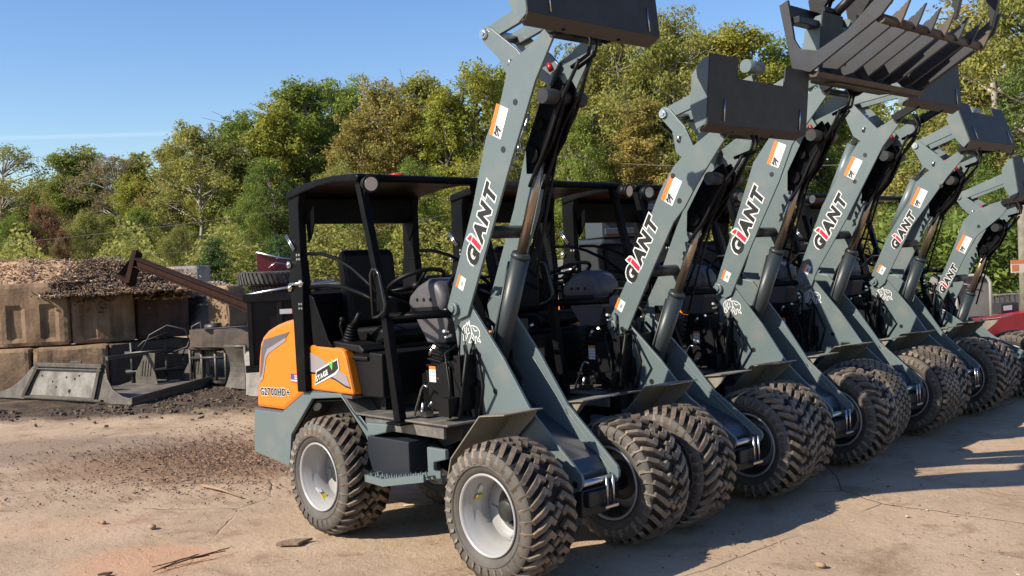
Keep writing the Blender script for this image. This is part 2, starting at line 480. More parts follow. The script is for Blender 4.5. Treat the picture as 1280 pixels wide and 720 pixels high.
    def pods():
        m = MB()
        for s in (-1, 1):
            m.prism([(-2.045, .945), (-2.045, 1.258), (-1.99, 1.265), (-1.64, 1.252), (-1.60, 1.235), (-1.575, 1.19), (-1.505, .94)], s * .488, s * .26)
        return m
    pd = pair('pods', 'side_pod', pods, ORANGE, L, .018)
    def stripe():
        m = MB(); y = -.4875
        A = [(-2.285, 1.352), (-2.33, 1.30), (-2.637, 1.19), (-2.655, 1.13), (-2.692, 1.0), (-2.755, .965), (-2.735, 1.09), (-2.70, 1.235), (-2.66, 1.275)]
        m.m = 1; m.prism([(-2.288, 1.352), (-2.345, 1.308), (-2.62, 1.215), (-2.66, 1.17), (-2.715, 1.02), (-2.752, .99), (-2.73, 1.10), (-2.705, 1.22), (-2.66, 1.285)], y, y - .0012)
        m.m = 0
        B = [(-2.345, 1.308), (-2.62, 1.215), (-2.66, 1.17), (-2.715, 1.02), (-2.752, .99), (-2.755, .955), (-2.705, .985), (-2.645, 1.15), (-2.60, 1.185), (-2.345, 1.285)]
        m.prism(B, y, y - .0012)
        for x, z in ((-2.53, 1.25), (-2.55, 1.255)): pass
        return m
    cpart('stripe', 'hood_decal', stripe, [TRIM, TRIM2], hd)
    def pstripe():
        m = MB(); y = -.4905
        m.m = 0; m.prism([(-2.035, 1.215), (-1.93, 1.19), (-1.575, 1.07), (-1.535, .995), (-1.60, 1.005), (-1.72, 1.045), (-1.86, 1.07), (-2.035, 1.075)], y, y - .0012)
        m.m = 1; m.prism([(-2.035, 1.075), (-1.86, 1.07), (-1.72, 1.045), (-1.60, 1.005), (-1.535, .992), (-1.533, .982), (-1.60, .993), (-1.72, 1.033), (-1.86, 1.057), (-2.035, 1.062)], y, y - .0012)
        return m
    cpart('pstripe', 'side_pod_decal', pstripe, [TRIM, LETB], pd)
    def model_txt():
        m = MB(); letters(m, 'G2700HD+', (-2.755, -.4865, .865), (1, 0, .04), (-.04, 0, 1), (0, -1, 0), .076, .0028, .05, 0, .0015, 1.06, white=.0042, wi=1); return m
    cpart('model_txt', 'model_lettering', model_txt, [LETB, WHITE], hd)
    def flag():
        m = MB(); o_ = (-2.27, -.4865, .96)
        y = -.4865
        for k in range(7):
            m.m = 0 if k % 2 == 0 else 1; m.prism([(-2.30, .985 + k * .009), (-2.19, .985 + k * .009), (-2.19, .994 + k * .009), (-2.30, .994 + k * .009)], y, y - .001)
        m.m = 2; m.prism([(-2.30, 1.01), (-2.25, 1.01), (-2.25, 1.048), (-2.30, 1.048)], y, y - .0018); return m
    cpart('flag', 'flag_sticker', flag, [LETR, WHITE, BLUE], hd)
    def stage():
        m = MB(); y = -.492
        q = [(-1.965, .992), (-1.94, 1.078), (-1.675, 1.172), (-1.665, 1.115), (-1.71, 1.085)]
        m.m = 0; m.prism([(-1.975, .980), (-1.948, 1.085), (-1.668, 1.184), (-1.655, 1.11), (-1.705, 1.07)], y, y - .001)
        m.m = 1; m.prism(q, y - .0012, y - .002)
        u = Vector((.935, 0, .355)).normalized(); v = Vector((-u.z, 0, u.x))
        letters(m, 'STAGE', (-1.945, y - .002, 1.01), u, v, (0, -1, 0), .048, .002, .1, 0, .0006, 1.0)
        letters(m, 'V', (-1.765, y - .002, 1.095), u, v, (0, -1, 0), .085, .003, .1, 2, .0006, 1.0)
        return m
    cpart('stage', 'badge', stage, [WHITE, LETB, GREENL], pd)
    # ---- canopy
    def frame():
        m = MB()
        for s in (-1, 1):
            y0, y1 = s * .53, s * .47
            m.prism([(-2.155, 1.70), (-2.155, 2.31), (-2.13, 2.335), (-2.0, 2.32), (-2.02, 2.24), (-2.02, 1.70)], y0, y1)
            m.prism([(-2.14, .93), (-2.15, 1.42), (-2.18, 1.70), (-2.155, 1.86), (-2.015, 1.86), (-2.0, 1.70), (-2.02, 1.40), (-2.03, .935)], s * .534, s * .466)
            m.prism([(-1.985, 1.62), (-1.96, 1.265), (-1.72, 1.262), (-1.76, 1.30), (-1.93, 1.60)], s * .50, s * .488)
        m.bx(-2.13, -2.05, -.449, .449, 2.12, 2.30)
        m.bx(-2.10, -2.04, -.464, .464, 1.55, 1.62); m.bx(-2.075, -2.05, -.464, .464, 1.0, 1.549)
        for s in (-1, 1): m.prism([(-2.06, 2.13), (-1.95, 2.24), (-1.95, 2.13), (-2.0, 2.02), (-2.04, 1.98)], s * .45, s * .436)
        return m
    cp = cpart('frame', 'roll_frame', frame, BLACK, L, .008)
    def fposts():
        m = MB()
        for s in (-1, 1):
            m.prism([(-1.335, 2.36), (-1.285, 2.36), (-1.06, 1.50), (-.955, .815), (-1.02, .80), (-1.115, 1.50)], s * .52, s * .465)
            m.bx(-1.05, -.90, s * .56, s * .42, .795, .812)
        return m
    pair('fposts', 'front_post', fposts, BLACK, L, .005)
    def roof():
        m = MB()
        top = [(-2.15, 2.352), (-1.95, 2.385), (-1.75, 2.403), (-1.55, 2.41), (-1.27, 2.398), (-1.25, 2.375), (-1.27, 2.345), (-1.55, 2.362), (-1.75, 2.35), (-1.95, 2.325), (-2.15, 2.29)]
        m.prism(top, -.545, .545); return m
    rf = cpart('roof', 'roof', roof, BLACK, L, .012)
    def lights():
        m = MB()
        m.m = 0; m.lathe_y([(0, 0), (0, .02)], (0, 0, 0), 6)
        return m
    def wl(y, x=-1.19, z=2.33):
        e = MB(); e.m = 0
        a = Vector((x - .04, y, z)); d = Vector((1, -.25 if y < 0 else .1, -.12)).normalized()
        e.cyl(a, a + d * .07, .040, 20, .056); e.cyl(a + d * .0705, a + d * .088, .057, 24)
        e.tube([a + Vector((-.0, 0, 0)), (x - .06, y, z - .05), (x - .085, y * .98, z - .10)], .008, 6)
        e.m = 1; e.cyl(a + d * .0885, a + d * .091, .044, 24)
        return e
    for y in (-.50, .50): cpart('wl%g' % y, 'work_light', lambda: wl(y), [PLAST, LENS], L)
    if beacon:
        def beac():
            m = MB(); c = (-1.72, .12)
            m.m = 1; m.cyl((c[0], c[1], 2.40), (c[0], c[1], 2.425), .06, 24)
            m.m = 0; m.cyl((c[0], c[1], 2.425), (c[0], c[1], 2.452), .058, 24, .054); m.ball((c[0], c[1], 2.452), (.054, .054, .012), 24, 6); return m
        cpart('beacon', 'beacon', beac, [BEAC, PLAST], L)
    def bolts():
        m = MB()
        for s in (-1, 1):
            for x, z, r in ((-2.155, 1.835, .026), (-2.155, 1.67, .026), (-2.01, 1.70, .028)):
                m.cyl((x, s * .534, z), (x, s * .55, z), r, 6); m.ball((x, s * .55, z), (r * .7, .012, r * .7), 10, 6)
            m.cyl((-2.15, s * .545, 1.695), (-2.01, s * .545, 1.70), .012, 8)
            for z in (1.90, 1.87, 1.555, 1.525):
                for x in (-2.05, -2.02): m.cyl((x, s * .533, z), (x, s * .542, z), .009, 8)
            m.tube([(-2.19, s * .54, 2.04), (-2.09, s * .54, 1.93)], .006, 6); m.tube([(-2.175, s * .54, 2.05), (-2.075, s * .54, 1.94)], .006, 6)
        return m
    cpieces('bolts', 'bolt', bolts, STEEL, L)
    def rails():
        m = MB()
        for s in (-1, 1):
            m.tube([(-1.99, s * .49, 1.905), (-1.82, s * .49, 1.90), (-1.63, s * .49, 1.86), (-1.45, s * .49, 1.79), (-1.30, s * .49, 1.705), (-1.16, s * .49, 1.62)], .013, 10)
            m.tube([(-1.99, s * .49, 1.67), (-1.75, s * .49, 1.68), (-1.55, s * .49, 1.665), (-1.35, s * .49, 1.62), (-1.16, s * .49, 1.56)], .013, 10)
            m.box((-1.14, s * .49, 1.57), (.05, .03, .13))
        return m
    pair('rails', 'side_rail', rails, BLACK, L)
    def hoop():
        m = MB()
        for s in (-1, 1):
            m.tube([(-1.155, s * .545, 1.47), (-1.165, s * .545, 1.74), (-1.14, s * .545, 1.775), (-1.10, s * .545, 1.775), (-1.07, s * .545, 1.74), (-1.02, s * .545, 1.55), (-1.03, s * .545, 1.51), (-1.10, s * .545, 1.475), (-1.155, s * .545, 1.47)], .010, 8)
        return m
    pair('hoop', 'grab_handle', hoop, mesh_cache.setdefault('m_h', mat('satin_black_tube', (.012, .012, .014), .25)), L)
    # ---- seat, console
    st_ = link('seat', None, L); st_.empty_display_size = .1
    def sback():
        m = MB(); m.prism([(-2.0, 1.34), (-2.02, 1.60), (-2.05, 1.86), (-2.03, 1.92), (-1.96, 1.93), (-1.93, 1.88), (-1.90, 1.62), (-1.88, 1.38)], -.22, .22); return m
    cpart('sback', 'backrest', sback, VINYL, st_, .035)
    def scush():
        m = MB(); m.prism([(-1.95, 1.26), (-1.96, 1.36), (-1.55, 1.385), (-1.46, 1.36), (-1.46, 1.28), (-1.60, 1.25)], -.23, .23); return m
    cpart('scush', 'cushion', scush, VINYL, st_, .03)
    def sbase():
        m = MB(); m.bx(-1.95, -1.50, -.22, .22, .95, 1.255)
        m.bx(-1.58, -1.40, -.44, -.22, 1.17, 1.20)
        m.prism([(-1.72, 1.12), (-1.68, .92), (-1.26, .93), (-1.26, 1.22), (-1.6, 1.235)], -.42, .42); return m
    cpart('sbase', 'seat_base', sbase, PLAST, st_, .01)
    def jbox():
        m = MB(); m.prism([(-1.86, 1.262), (-1.84, 1.30), (-1.45, 1.275), (-1.40, 1.24), (-1.42, 1.22)], -.46, -.27); return m
    cpart('jbox', 'control_panel', jbox, PLAST, L, .01)
    def boot():
        m = MB()
        for k in range(6):
            z = 1.295 + k * .019; r = .062 - .005 * k; m.lathe_y([(0, 0), (0, 0)], (0, 0, 0), 3) if 0 else m.cyl((-1.70 + k * .006, -.36, z), (-1.697 + k * .006, -.36, z + .011), r, 16, r * .8)
        m.tube([(-1.67, -.36, 1.39), (-1.64, -.36, 1.43)], .015, 8); m.tube([(-1.655, -.36, 1.40), (-1.62, -.36, 1.43), (-1.575, -.36, 1.485)], .024, 10, True, .016)
        m.tube([(-1.71, -.40, 1.30), (-1.76, -.40, 1.40), (-1.735, -.40, 1.43)], .010, 8); m.ball((-1.73, -.40, 1.44), .02)
        return m
    cpart('boot', 'joystick', boot, PLAST, L)
    def console():
        m = MB()
        m.prism([(-1.33, 1.50), (-1.27, 1.42), (-1.16, 1.27), (-.97, 1.27), (-.93, 1.42), (-.95, 1.50), (-1.12, 1.54)], -.115, .115)
        return m
    cpart('console', 'steering_column', console, DASH, L, .014)
    def dash():
        m = MB(); m.prism([(-1.36, 1.50), (-1.33, 1.59), (-1.24, 1.655), (-1.12, 1.70), (-1.01, 1.68), (-.95, 1.60), (-.94, 1.50), (-1.02, 1.445), (-1.22, 1.44)], -.135, .135); return m
    d_ = cpart('dash', 'dashboard', dash, DASH, L, .055)
    d_.modifiers['bevel'].segments = 5
    for pl in d_.data.polygons: pl.use_smooth = True
    def dtrim():
        m = MB(); m.prism([(-1.30, 1.475), (-1.30, 1.505), (-1.0, 1.515), (-1.0, 1.485)], -.139, -.1355)
        for x in (-1.22, -1.15, -1.08): m.cyl((x, -.140, 1.56), (x, -.1355, 1.56), .012, 10)
        m.tube([(-1.34, -.13, 1.54), (-1.42, -.19, 1.58), (-1.46, -.22, 1.585)], .008, 8)
        m.tube([(-1.33, .12, 1.55), (-1.40, .2, 1.60)], .008, 8); m.ball((-1.46, -.22, 1.585), .016)
        return m
    cpart('dtrim', 'control_knobs', dtrim, PLAST, d_)
    def clutter():
        m = MB(); r_ = random.Random(77)
        for k in range(16):
            x = -.66 + .035 * r_.uniform(-3, 3); y = r_.uniform(-.42, .42); z0 = .84; z1 = r_.uniform(1.05, 1.42)
            m.tube([(x, y, z0), (x + r_.gauss(0, .04), y + r_.gauss(0, .04), z0 + .2), (x + r_.gauss(-.03, .05), y * .8, z1), (x - .08, y * .6, z1 + .05)], r_.choice((.008, .011, .014)), 6)
        for k in range(10):
            x = r_.uniform(-1.25, -.72); y = r_.choice((-1, 1)) * r_.uniform(.2, .42)
            m.tube([(x, y, .70), (x + .1, y, .62), (x + .22, y * .9, .66), (x + .34, y * .8, .60)], .011, 6)
        for k in range(9):
            m.box((r_.uniform(-.80, -.60), r_.uniform(-.4, .4), r_.uniform(.9, 1.35)), (r_.uniform(.04, .12), r_.uniform(.05, .12), r_.uniform(.05, .15)))
        m.box((-.64, 0, 1.05), (.06, .60, .34)); return m
    cpart('clutter', 'hydraulic_lines', clutter, PLAST, L)
    def clutter2():
        m = MB(); r_ = random.Random(78)
        for k in range(26):
            c = (r_.uniform(-.86, -.62), r_.uniform(-.42, .42), r_.uniform(.88, 1.38)); d = Vector((r_.gauss(0, 1), r_.gauss(0, 1), r_.gauss(0, 1))).normalized() * .025
            m.cyl((c[0] - d.x, c[1] - d.y, c[2] - d.z), (c[0] + d.x, c[1] + d.y, c[2] + d.z), .010, 6)
        return m
    cpieces('clutter2', 'pipe_fitting', clutter2, STEEL, L)
    def wheel_s():
        m = MB(); c = Vector((-1.40, 0, 1.675)); ax = Vector((-.42, 0, .9)).normalized(); u = Vector((0, 1, 0)); v = ax.cross(u)
        ring = [c + (u * math.cos(2 * math.pi * k / 40) + v * math.sin(2 * math.pi * k / 40)) * .20 for k in range(41)]
        m.tube(ring, .015, 10, False)
        for a in (.3, 2.4, 4.5): m.tube([c - ax * .03, c + (u * math.cos(a) + v * math.sin(a)) * .2], .012, 6)
        m.cyl(c - ax * .05, c - ax * .01, .04, 16); m.cyl(c - ax * .25, c - ax * .05, .025, 12)
        return m
    cpart('swheel', 'steering_wheel', wheel_s, PLAST, L)
    def bellows():
        m = MB()
        for k in range(9):
            z = .90 + k * .042; s = .15 - .004 * k
            m.box((-1.06 + .004 * k, 0, z), (s * 1.8, s * 2.1, .014), Matrix.Rotation(.12, 3, 'Y'))
            m.box((-1.06 + .004 * k, 0, z + .021), (s * 1.45, s * 1.75, .028), Matrix.Rotation(.12, 3, 'Y'))
        return m
    cpart('bellows', 'bellows', bellows, PLAST, L, .004)
    def fwell():
        m = MB()
        P = [(-1.0, 1.09), (-.985, .85), (-.70, .868), (-.715, 1.14), (-.76, 1.18)]
        m.prism(P, -.30, -.28); m.prism(P, .28, .30)
        m.prism([(-.76, 1.18), (-.70, .868), (-.69, .868), (-.70, 1.18)], -.279, .279)
        m.prism([(-1.0, 1.05), (-.9, .9), (-.76, .9), (-.76, 1.1)], -.1, .1)
        return m
    fw = cpart('fwell', 'front_cowl', fwell, PLAST, L, .006)
    def fst():
        m = MB(); y = -.3012
        m.m = 1; m.prism([(-.915, 1.045), (-.915, 1.125), (-.85, 1.125), (-.85, 1.045)], y, y - .001)
        m.m = 0; m.prism([(-.915, 1.127), (-.915, 1.145), (-.85, 1.145), (-.85, 1.127)], y, y - .001)
        m.m = 2
        for k in range(3):
            for q in range(3): m.prism([(-.905 + q * .02, 1.058 + k * .022), (-.895 + q * .02, 1.058 + k * .022), (-.897 + q * .02, 1.07 + k * .022), (-.905 + q * .02, 1.07 + k * .022)], y - .0012, y - .0018)
        return m
    cpart('fst', 'warning_sticker', fst, [STO, WHITE, mesh_cache.setdefault('m_gt', mat('print_grey', (.3, .3, .32), .5))], fw)
    def floorp():
        m = MB(); m.slab([(-1.50, -.485), (-.53, -.485), (-.53, .485), (-1.50, .485)], .812, .824)
        m.prism([(-1.62, .93), (-1.50, .824), (-1.50, .812), (-1.63, .92)], -.485, .485)
        m.bx(-1.42, -.60, -.46, -.44, .73, .811); m.bx(-1.42, -.60, .44, .46, .73, .811)
        return m
    cpart('floorp', 'floor_plate', floorp, FLOOR, L, .003)
    def pedal():
        m = MB()
        for s in (-1, 1):
            m.tube([(-1.01, s * .36, .83), (-.99, s * .36, .88), (-.93, s * .36, 1.0), (-.90, s * .36, 1.03), (-.86, s * .36, 1.02)], .008, 8)
            m.tube([(-.93, s * .37, .83), (-.90, s * .37, .92)], .012, 8); m.box((-.90, s * .36, .85), (.09, .06, .03)); m.tube([(-.86, s * .36, .90), (-.82, s * .36, .93)], .010, 8)
        return m
    pair('pedal', 'pedal', pedal, STEEL, L)
    # ---- front chassis (towers). z scaled so that the pivot reaches pv
    px, pz = pv[0] - bx0, pv[1]
    def TX(x, z):   # loader-1 tower coordinates -> this loader
        f = max(0, min(1, (z - .5) / 1.0))
        return (x + (px + .768) * f, .5 + (z - .5) * (pz - .5) / 1.002 if z > .5 else z)
    side = [(-.835, 1.50), (-.82, 1.55), (-.76, 1.57), (-.66, 1.55), (-.60, 1.475), (-.36, 1.20), (-.135, .893), (.244, .565), (.255, .535), (.25, .50), (.225, .47), (.18, .455), (.12, .46), (-.10, .42), (-.45, .50), (-.60, .70), (-.682, .82), (-.735, .97), (-.80, 1.35)]
    m = MB()
    for s in (-1, 1): m.prism([TX(*q) for q in side], s * .165, s * .145)
    tw = ppart('front_frame', m, GREY, L, .003)
    # pocket sheet between the plates
    m = MB(); m.sheet([TX(-.66, 1.30), TX(-.60, .97), TX(-.222, .775), TX(.101, .615), TX(.15, .545), TX(.15, .50)], -.1445, .1445, .008)
    part('front_apron', m, mesh_cache.setdefault('m_ap', mat('shaded_apron_paint', (.04, .055, .072), .28, coat=.1)), L, .002)  # navy base colour holds the near plate's shadow and a reflection
    m = MB()
    m.bx(-.25, .20, -.12, .12, .30, .455); m.bx(-.12, .12, -.30, .30, .33, .47); m.bx(.06, .24, -.10, .10, .36, .45)
    part('front_axle', m, DGREY, L, .01)
    m = MB()
    for y in (.03, .085): m.cyl((.262, y, .36), (.262, y, .53), .008, 10)
    m.bx(.235, .275, .0, .11, .345, .36); m.cyl((.21, -.13, .50), (.21, .135, .50), .02, 16); m.cyl((.20, .166, .505), (.20, .18, .505), .028, 6)
    pieces('coupling_pin', m, STEEL, L)
    m = MB()
    for x, z, r in ((-.65, 1.18, .017), (-.445, .997, .019), (.20, .505, .02)):
        X, Z = TX(x, z); m.cyl((X, -.168, Z), (X, -.165, Z), r, 16)
        if z != .997: m.cyl((X, .142, Z), (X, .1447, Z), r, 16)
    pieces('frame_hole', m, LETB, tw)
    m = MB()
    for a_, b_ in (((-.135, .875), (.235, .515)), ((-.42, 1.20), (-.135, .865))):
        A_, B_ = TX(*a_), TX(*b_); m.tube([(A_[0] + (B_[0] - A_[0]) * i / 12, .1435 if a_[0] == -.135 else .1435, A_[1] + (B_[1] - A_[1]) * i / 12 - .02) for i in range(13)], .006, 5)
    pieces('weld_bead', m, GREY, tw)
    # emblem: white line drawing of a rhinoceros
    m = MB(); X, Z = TX(-.735, 1.275)
    rh = [[(0, .10), (.012, .118), (.03, .125), (.045, .145), (.05, .125), (.065, .155), (.07, .125), (.10, .128), (.135, .122), (.162, .10), (.166, .07), (.15, .055)],
          [(0, .10), (.004, .07), (.012, .06), (.01, .03), (.03, .028), (.045, .05), (.055, .075), (.07, .08)],
          [(.02, .11), (.026, .08), (.018, .055)], [(.04, .115), (.036, .085), (.05, .06)], [(.055, .11), (.06, .09)],
          [(.08, .12), (.09, .09), (.085, .06), (.062, .02), (.078, .018), (.10, .055), (.112, .02), (.128, .022), (.12, .055), (.135, .065), (.148, .035), (.175, .03), (.155, .055)],
          [(.10, .115), (.12, .095), (.14, .10)], [(.09, .085), (.11, .06)], [(.03, .04), (.03, .06)]]
    for pl in rh: stroke(m, pl, .0065, (X, -.1655, Z), (1, 0, -.06), (.06, 0, 1), (0, -1, 0), .0006)
    part('emblem', m, WHITE, tw)
    def fend():
        m = MB()
        for s in (-1, 1):
            m.sheet([(-.56, .50), (-.52, .625), (-.245, .90), (-.03, .924)], s * .48, s * .17, .007)
            m.prism([(-.54, .55), (-.52, .62), (-.245, .893), (-.06, .912), (-.10, .86), (-.40, .60)], s * .20, s * .19)
        return m
    pair('fend', 'front_fender', fend, mesh_cache.setdefault('m_fe', mat('fender_paint', (.20, .18, .15), .55, col2=(.27, .24, .19), scale=6)), L)
    for s in (-1, 1):
        m = MB(); m.tube([(-1.06, s * .49, 1.470), (px - .01, s * .21, 1.475)], .026, 4); part('front_bar', m, BLACK, L)
    # ---- arm
    A = [(x - bx0, z) for x, z in arm]
    m = MB()
    for s in (-1, 1): m.prism(A, s * .162, s * .146) if False else m.prism(A, s * .185, s * .168)
    ar = ppart('lift_arm', m, GREY, L, .003)
    px2, pz2 = px, pz
    # arm frame: origin pivot, axis a
    end = Vector((qa['hinge'][0] - bx0, qa['hinge'][1]))
    pvv = Vector((px, pz)); ax = (end - pvv); ln = ax.length; ax.normalize(); nx = Vector((-ax.y, ax.x))
    def AP(t, o=0): q = pvv + ax * (ln * t) + nx * o; return (q.x, q.y)
    def A3(t, o, y): q = AP(t, o); return (q[0], y, q[1])
    # cross members and the dark inner carriage
    m = MB()
    for t, o, y, r_ in ((.80, -.06, .167, .045), (.30, .0, .167, .040), (.985, .0, .20, .024)):
        m = MB(); m.cyl(A3(t, o, -y), A3(t, o, y), r_, 20); part('arm_cross_tube', m, DGREY, ar)
    m = MB()
    P = [AP(.86, -.02), AP(.84, -.09), AP(.78, -.14), AP(.68, -.16), AP(.55, -.12), AP(.53, -.05), AP(.60, .03), AP(.76, .05)]
    m.prism(P, -.055, -.035); m.prism(P, .035, .055)
    P2 = [AP(.84, .0), AP(.80, -.09), AP(.62, -.12), AP(.56, -.07), AP(.62, .0)]
    m.prism(P2, -.034, .034)
    m.cyl(A3(.70, -.03, -.09), A3(.70, -.03, .09), .035, 18); m.cyl(A3(.60, -.06, -.08), A3(.60, -.06, .08), .05, 18)
    part('inner_linkage', m, BLACK, ar, .004)
    # hoses running up the arm
    m = MB()
    for k, (y, o0) in enumerate(((-.06, -.12), (.03, -.13), (.09, -.10))):
        pts = []
        for i in range(13):
            t = .50 + .44 * i / 12
            pts.append(A3(t, o0 + .012 * math.sin(i * .8 + k * 2 + seed), y + .008 * math.sin(i * .7 + k + seed)))
        m.tube(pts, .011, 8)
    for y in (-.02, .03):
        m.tube([A3(.90, -.06, y), A3(.96, -.13, y + .02), A3(1.0, -.10, y + .03), A3(1.03, -.01, y + .03)], .012, 8)
    pieces('arm_hose', m, PLAST, ar)
    # pivot pin
    part('pivot_pin', pin_mb(px, pz, -.21, -.186, .042), GREY, ar, .004)
    part('pivot_pin', pin_mb(px, pz, .186, .20, .042), GREY, ar, .004)
    m = MB()
    for t, o in ((.83, .0), (.70, .0)):
        X, Z = AP(t, o); m.cyl((X, -.1872, Z), (X, -.1855, Z), .022, 18)
    hx = [(x - bx0, z) for x, z in S0[2]] if len(S0) > 2 else []
    m = MB()
    for X, Z in hx: m.cyl((X, -.1875, Z), (X, -.1855, Z), .019, 18)
    if hx: pieces('arm_hole', m, LETB, ar)
    m = MB()
    for k, (y, rr_) in enumerate(((-.10, .16), (-.06, .20))):
        m.tube([(px + .05, y, pz - .35), (px - .04, y, pz - .12), (px - .05 - rr_ * .6, y, pz + .02), (px - .06 - rr_ * .8, y + .02, pz + .16), (px + .02 - rr_ * .5, y + .02, pz + .27), (px + .08, y, pz + .27)], .012, 8)
    pieces('loop_hose', m, PLAST, L)
    # lettering GIANT along the arm
    g = Vector((G0[0] - bx0, G0[1])); t_ = Vector((T0[0] - bx0, T0[1])); u2 = (t_ - g).normalized(); v2 = Vector((-u2.y, u2.x))
    ct = (t_ - g).length; k = ct / .331
    size = .141 * k; start = g - u2 * .052 * k - v2 * .052 * k
    U3, V3 = Vector((u2.x, 0, u2.y)), Vector((v2.x, 0, v2.y))
    m = MB(); O3 = Vector((start.x, -.1855, start.y))
    letters(m, 'G', O3, U3, V3, (0, -1, 0), size, .0088 * k, .26, 0, .0006, 1, white=.0095 * k, wi=1)
    letters(m, 'ANT', O3 + U3 * .168 * k, U3, V3, (0, -1, 0), size, .0088 * k, .26, 0, .0008, .98, white=.0095 * k, wi=1)
    # the red i with its slanted dot
    def quad(pts, lift, mi): m.add([O3 + U3 * (x * k) + V3 * (y * k) + Vector((0, -lift, 0)) for x, y in pts], [tuple(range(len(pts)))], False, mi)
    quad([(.106, -.012), (.160, -.012), (.188, .105), (.178, .128), (.130, .150), (.124, .120), (.128, .100)], .0012, 1)
    quad([(.114, -.004), (.150, -.004), (.174, .092), (.138, .092)], .0024, 2)
    quad([(.134, .100), (.174, .100), (.172, .118), (.138, .138)], .0024, 2)
    part('lettering', m, [LETB, WHITE, LETR], ar)
    # warning decals
    m = MB()
    def decal(c, hw, hh, uu, big):
        c = Vector((c[0] - bx0, c[1])); vv = Vector((-uu.y, uu.x))
        def Q(pts, lift, mi):
            P = [c + uu * a + vv * b for a, b in pts]
            m.add([(p.x, -.1856 - lift, p.y) for p in P], [tuple(range(len(P)))], False, mi)
        Q([(-hh, -hw), (hh, -hw), (hh, hw * .35), (-hh, hw * .35)], .0004, 1)
        Q([(-hh, hw * .36), (hh, hw * .36), (hh, hw), (-hh, hw)], .0005, 0)
        if big:
            for a in range(4): Q([(hh * (.75 - a * .28), -hw * .7), (hh * (.78 - a * .28), -hw * .7), (hh * (.78 - a * .28), hw * .1), (hh * (.75 - a * .28), hw * .1)], .0009, 3)
            for (a0, b0, a1, b1) in ((-.9, -.6, -.5, -.1), (-.55, -.75, -.35, .2), (-.8, -.05, -.3, .15), (-.9, -.3, -.75, .25)):
                A0 = Vector((hh * a0, hw * b0)); B0 = Vector((hh * a1, hw * b1)); d = (B0 - A0).normalized() * .006; n = Vector((-d.y, d.x))
                Q([(A0 + n)[:], (A0 - n)[:], (B0 - n)[:], (B0 + n)[:]], .001 + .0001 * a0, 2)
            Q([(-hh * .32, -hw * .95), (-hh * .29, -hw * .95), (-hh * .29, hw * .3), (-hh * .32, hw * .3)], .0012, 2)
        else:
            Q([(-hh * .4, -hw * .6), (hh * .3, -hw * .6), (hh * .3, -hw * .1), (-hh * .4, -hw * .1)], .0009, 3)
    ub = Vector(S0[1]).normalized()
    decal(S0[0], .056, .094, ub, True)
    part('warning_decal', m, [STO, WHITE, LETB, mesh_cache['m_gt']], ar)
    if s0: m = MB(); decal(s0, .038, .042, u2, False); part('small_decal', m, [STO, WHITE, LETB, mesh_cache['m_gt']], ar)
    # lift cylinder
    dn = Vector((px + .12, pz - .50)); up_ = Vector(AP(.62, -.06)); d = (up_ - dn).normalized(); tot = (up_ - dn).length
    bl = tot * .56
    m = MB(); q = dn + d * bl
    m.cyl((dn.x, 0, dn.y), (q.x, 0, q.y), .058, 24); m.cyl((q.x, 0, q.y), (q.x + d.x * .03, 0, q.y + d.y * .03), .063, 24, .055)
    m.cyl((dn.x, -.14, dn.y), (dn.x, .14, dn.y), .03, 14)
    m.tube([(dn.x - .07, -.02, dn.y + .05), (dn.x - .01 + d.x * .3, -.07, dn.y + d.y * .3), (q.x - .06, -.04, q.y - .02)], .008, 8)
    lc = part('lift_cylinder', m, mesh_cache.setdefault('m_lc', mat('shaded_cylinder_paint', (.035, .045, .05), .4, spec=.35)), L)  # barrel colour darkened to include the shadow on its upper part
    m = MB(); m.cyl((q.x, 0, q.y), (up_.x, 0, up_.y), .030, 18); part('cylinder_rod', m, ROD, lc)
    m = MB()
    m.tube([(q.x, .075, q.y - .02), (q.x + d.x * .3 + .02, .08, q.y + d.y * .3), (up_.x, .07, up_.y)], .010, 8)
    m.tube([(q.x + .02, .11, q.y - .12), (q.x + d.x * .2 + .05, .10, q.y + d.y * .2), (up_.x + .03, .09, up_.y)], .009, 8)
    pieces('cylinder_hose', m, PLAST, lc)
    # lever and link to the quick attach plate
    lv = [(x - bx0, z) for x, z in lever]
    m = MB(); m.prism(lv, -.150, -.130); m.prism(lv, .130, .150)
    lx, lz = linkp[0][0] - bx0, linkp[0][1]
    lvp = ppart('tilt_lever', m, GREY, L, .003)
    m = MB(); m.cyl((lx, -.166, lz), (lx, .166, lz), .030, 16); m.cyl((lx, -.172, lz), (lx, -.166, lz), .017, 6)
    m.tube([(lv[4][0] - .06, -.152, lv[4][1] - .09), (lv[4][0] - .05, -.156, lv[4][1] - .05)], .014, 10)
    part('lever_pin', m, STEEL, lvp)
    m = MB()
    P0 = Vector((lx, lz)); P1 = Vector((linkp[1][0] - bx0, linkp[1][1])); d = (P1 - P0).normalized(); n = Vector((-d.y, d.x))
    P = [P0 - d * .045, P0 + n * .042, P1 + n * .055, P1 - n * .055, P0 - n * .042]
    for y in (-.128, .10): m.prism([p[:] for p in P], y, y + .028)
    ppart('tilt_link', m, GREY, L, .003)
    # tilt cylinder behind the arm
    if tilt:
        a = Vector((tilt[0][0] - bx0, tilt[0][1])); b = Vector((tilt[1][0] - bx0, tilt[1][1])); c = lx * .4 + lv[4][0] * .6, lz * .4 + lv[4][1] * .6
        m = MB(); m.cyl((a.x, 0, a.y), (b.x, 0, b.y), .055, 22); lc2 = part('tilt_cylinder', m, GREY, L)
        m = MB(); m.cyl((b.x, 0, b.y), (c[0], 0, c[1]), .025, 14); part('cylinder_rod', m, STEEL, lc2)
    # red quick couplers and silver fittings at the knee
    m = MB()
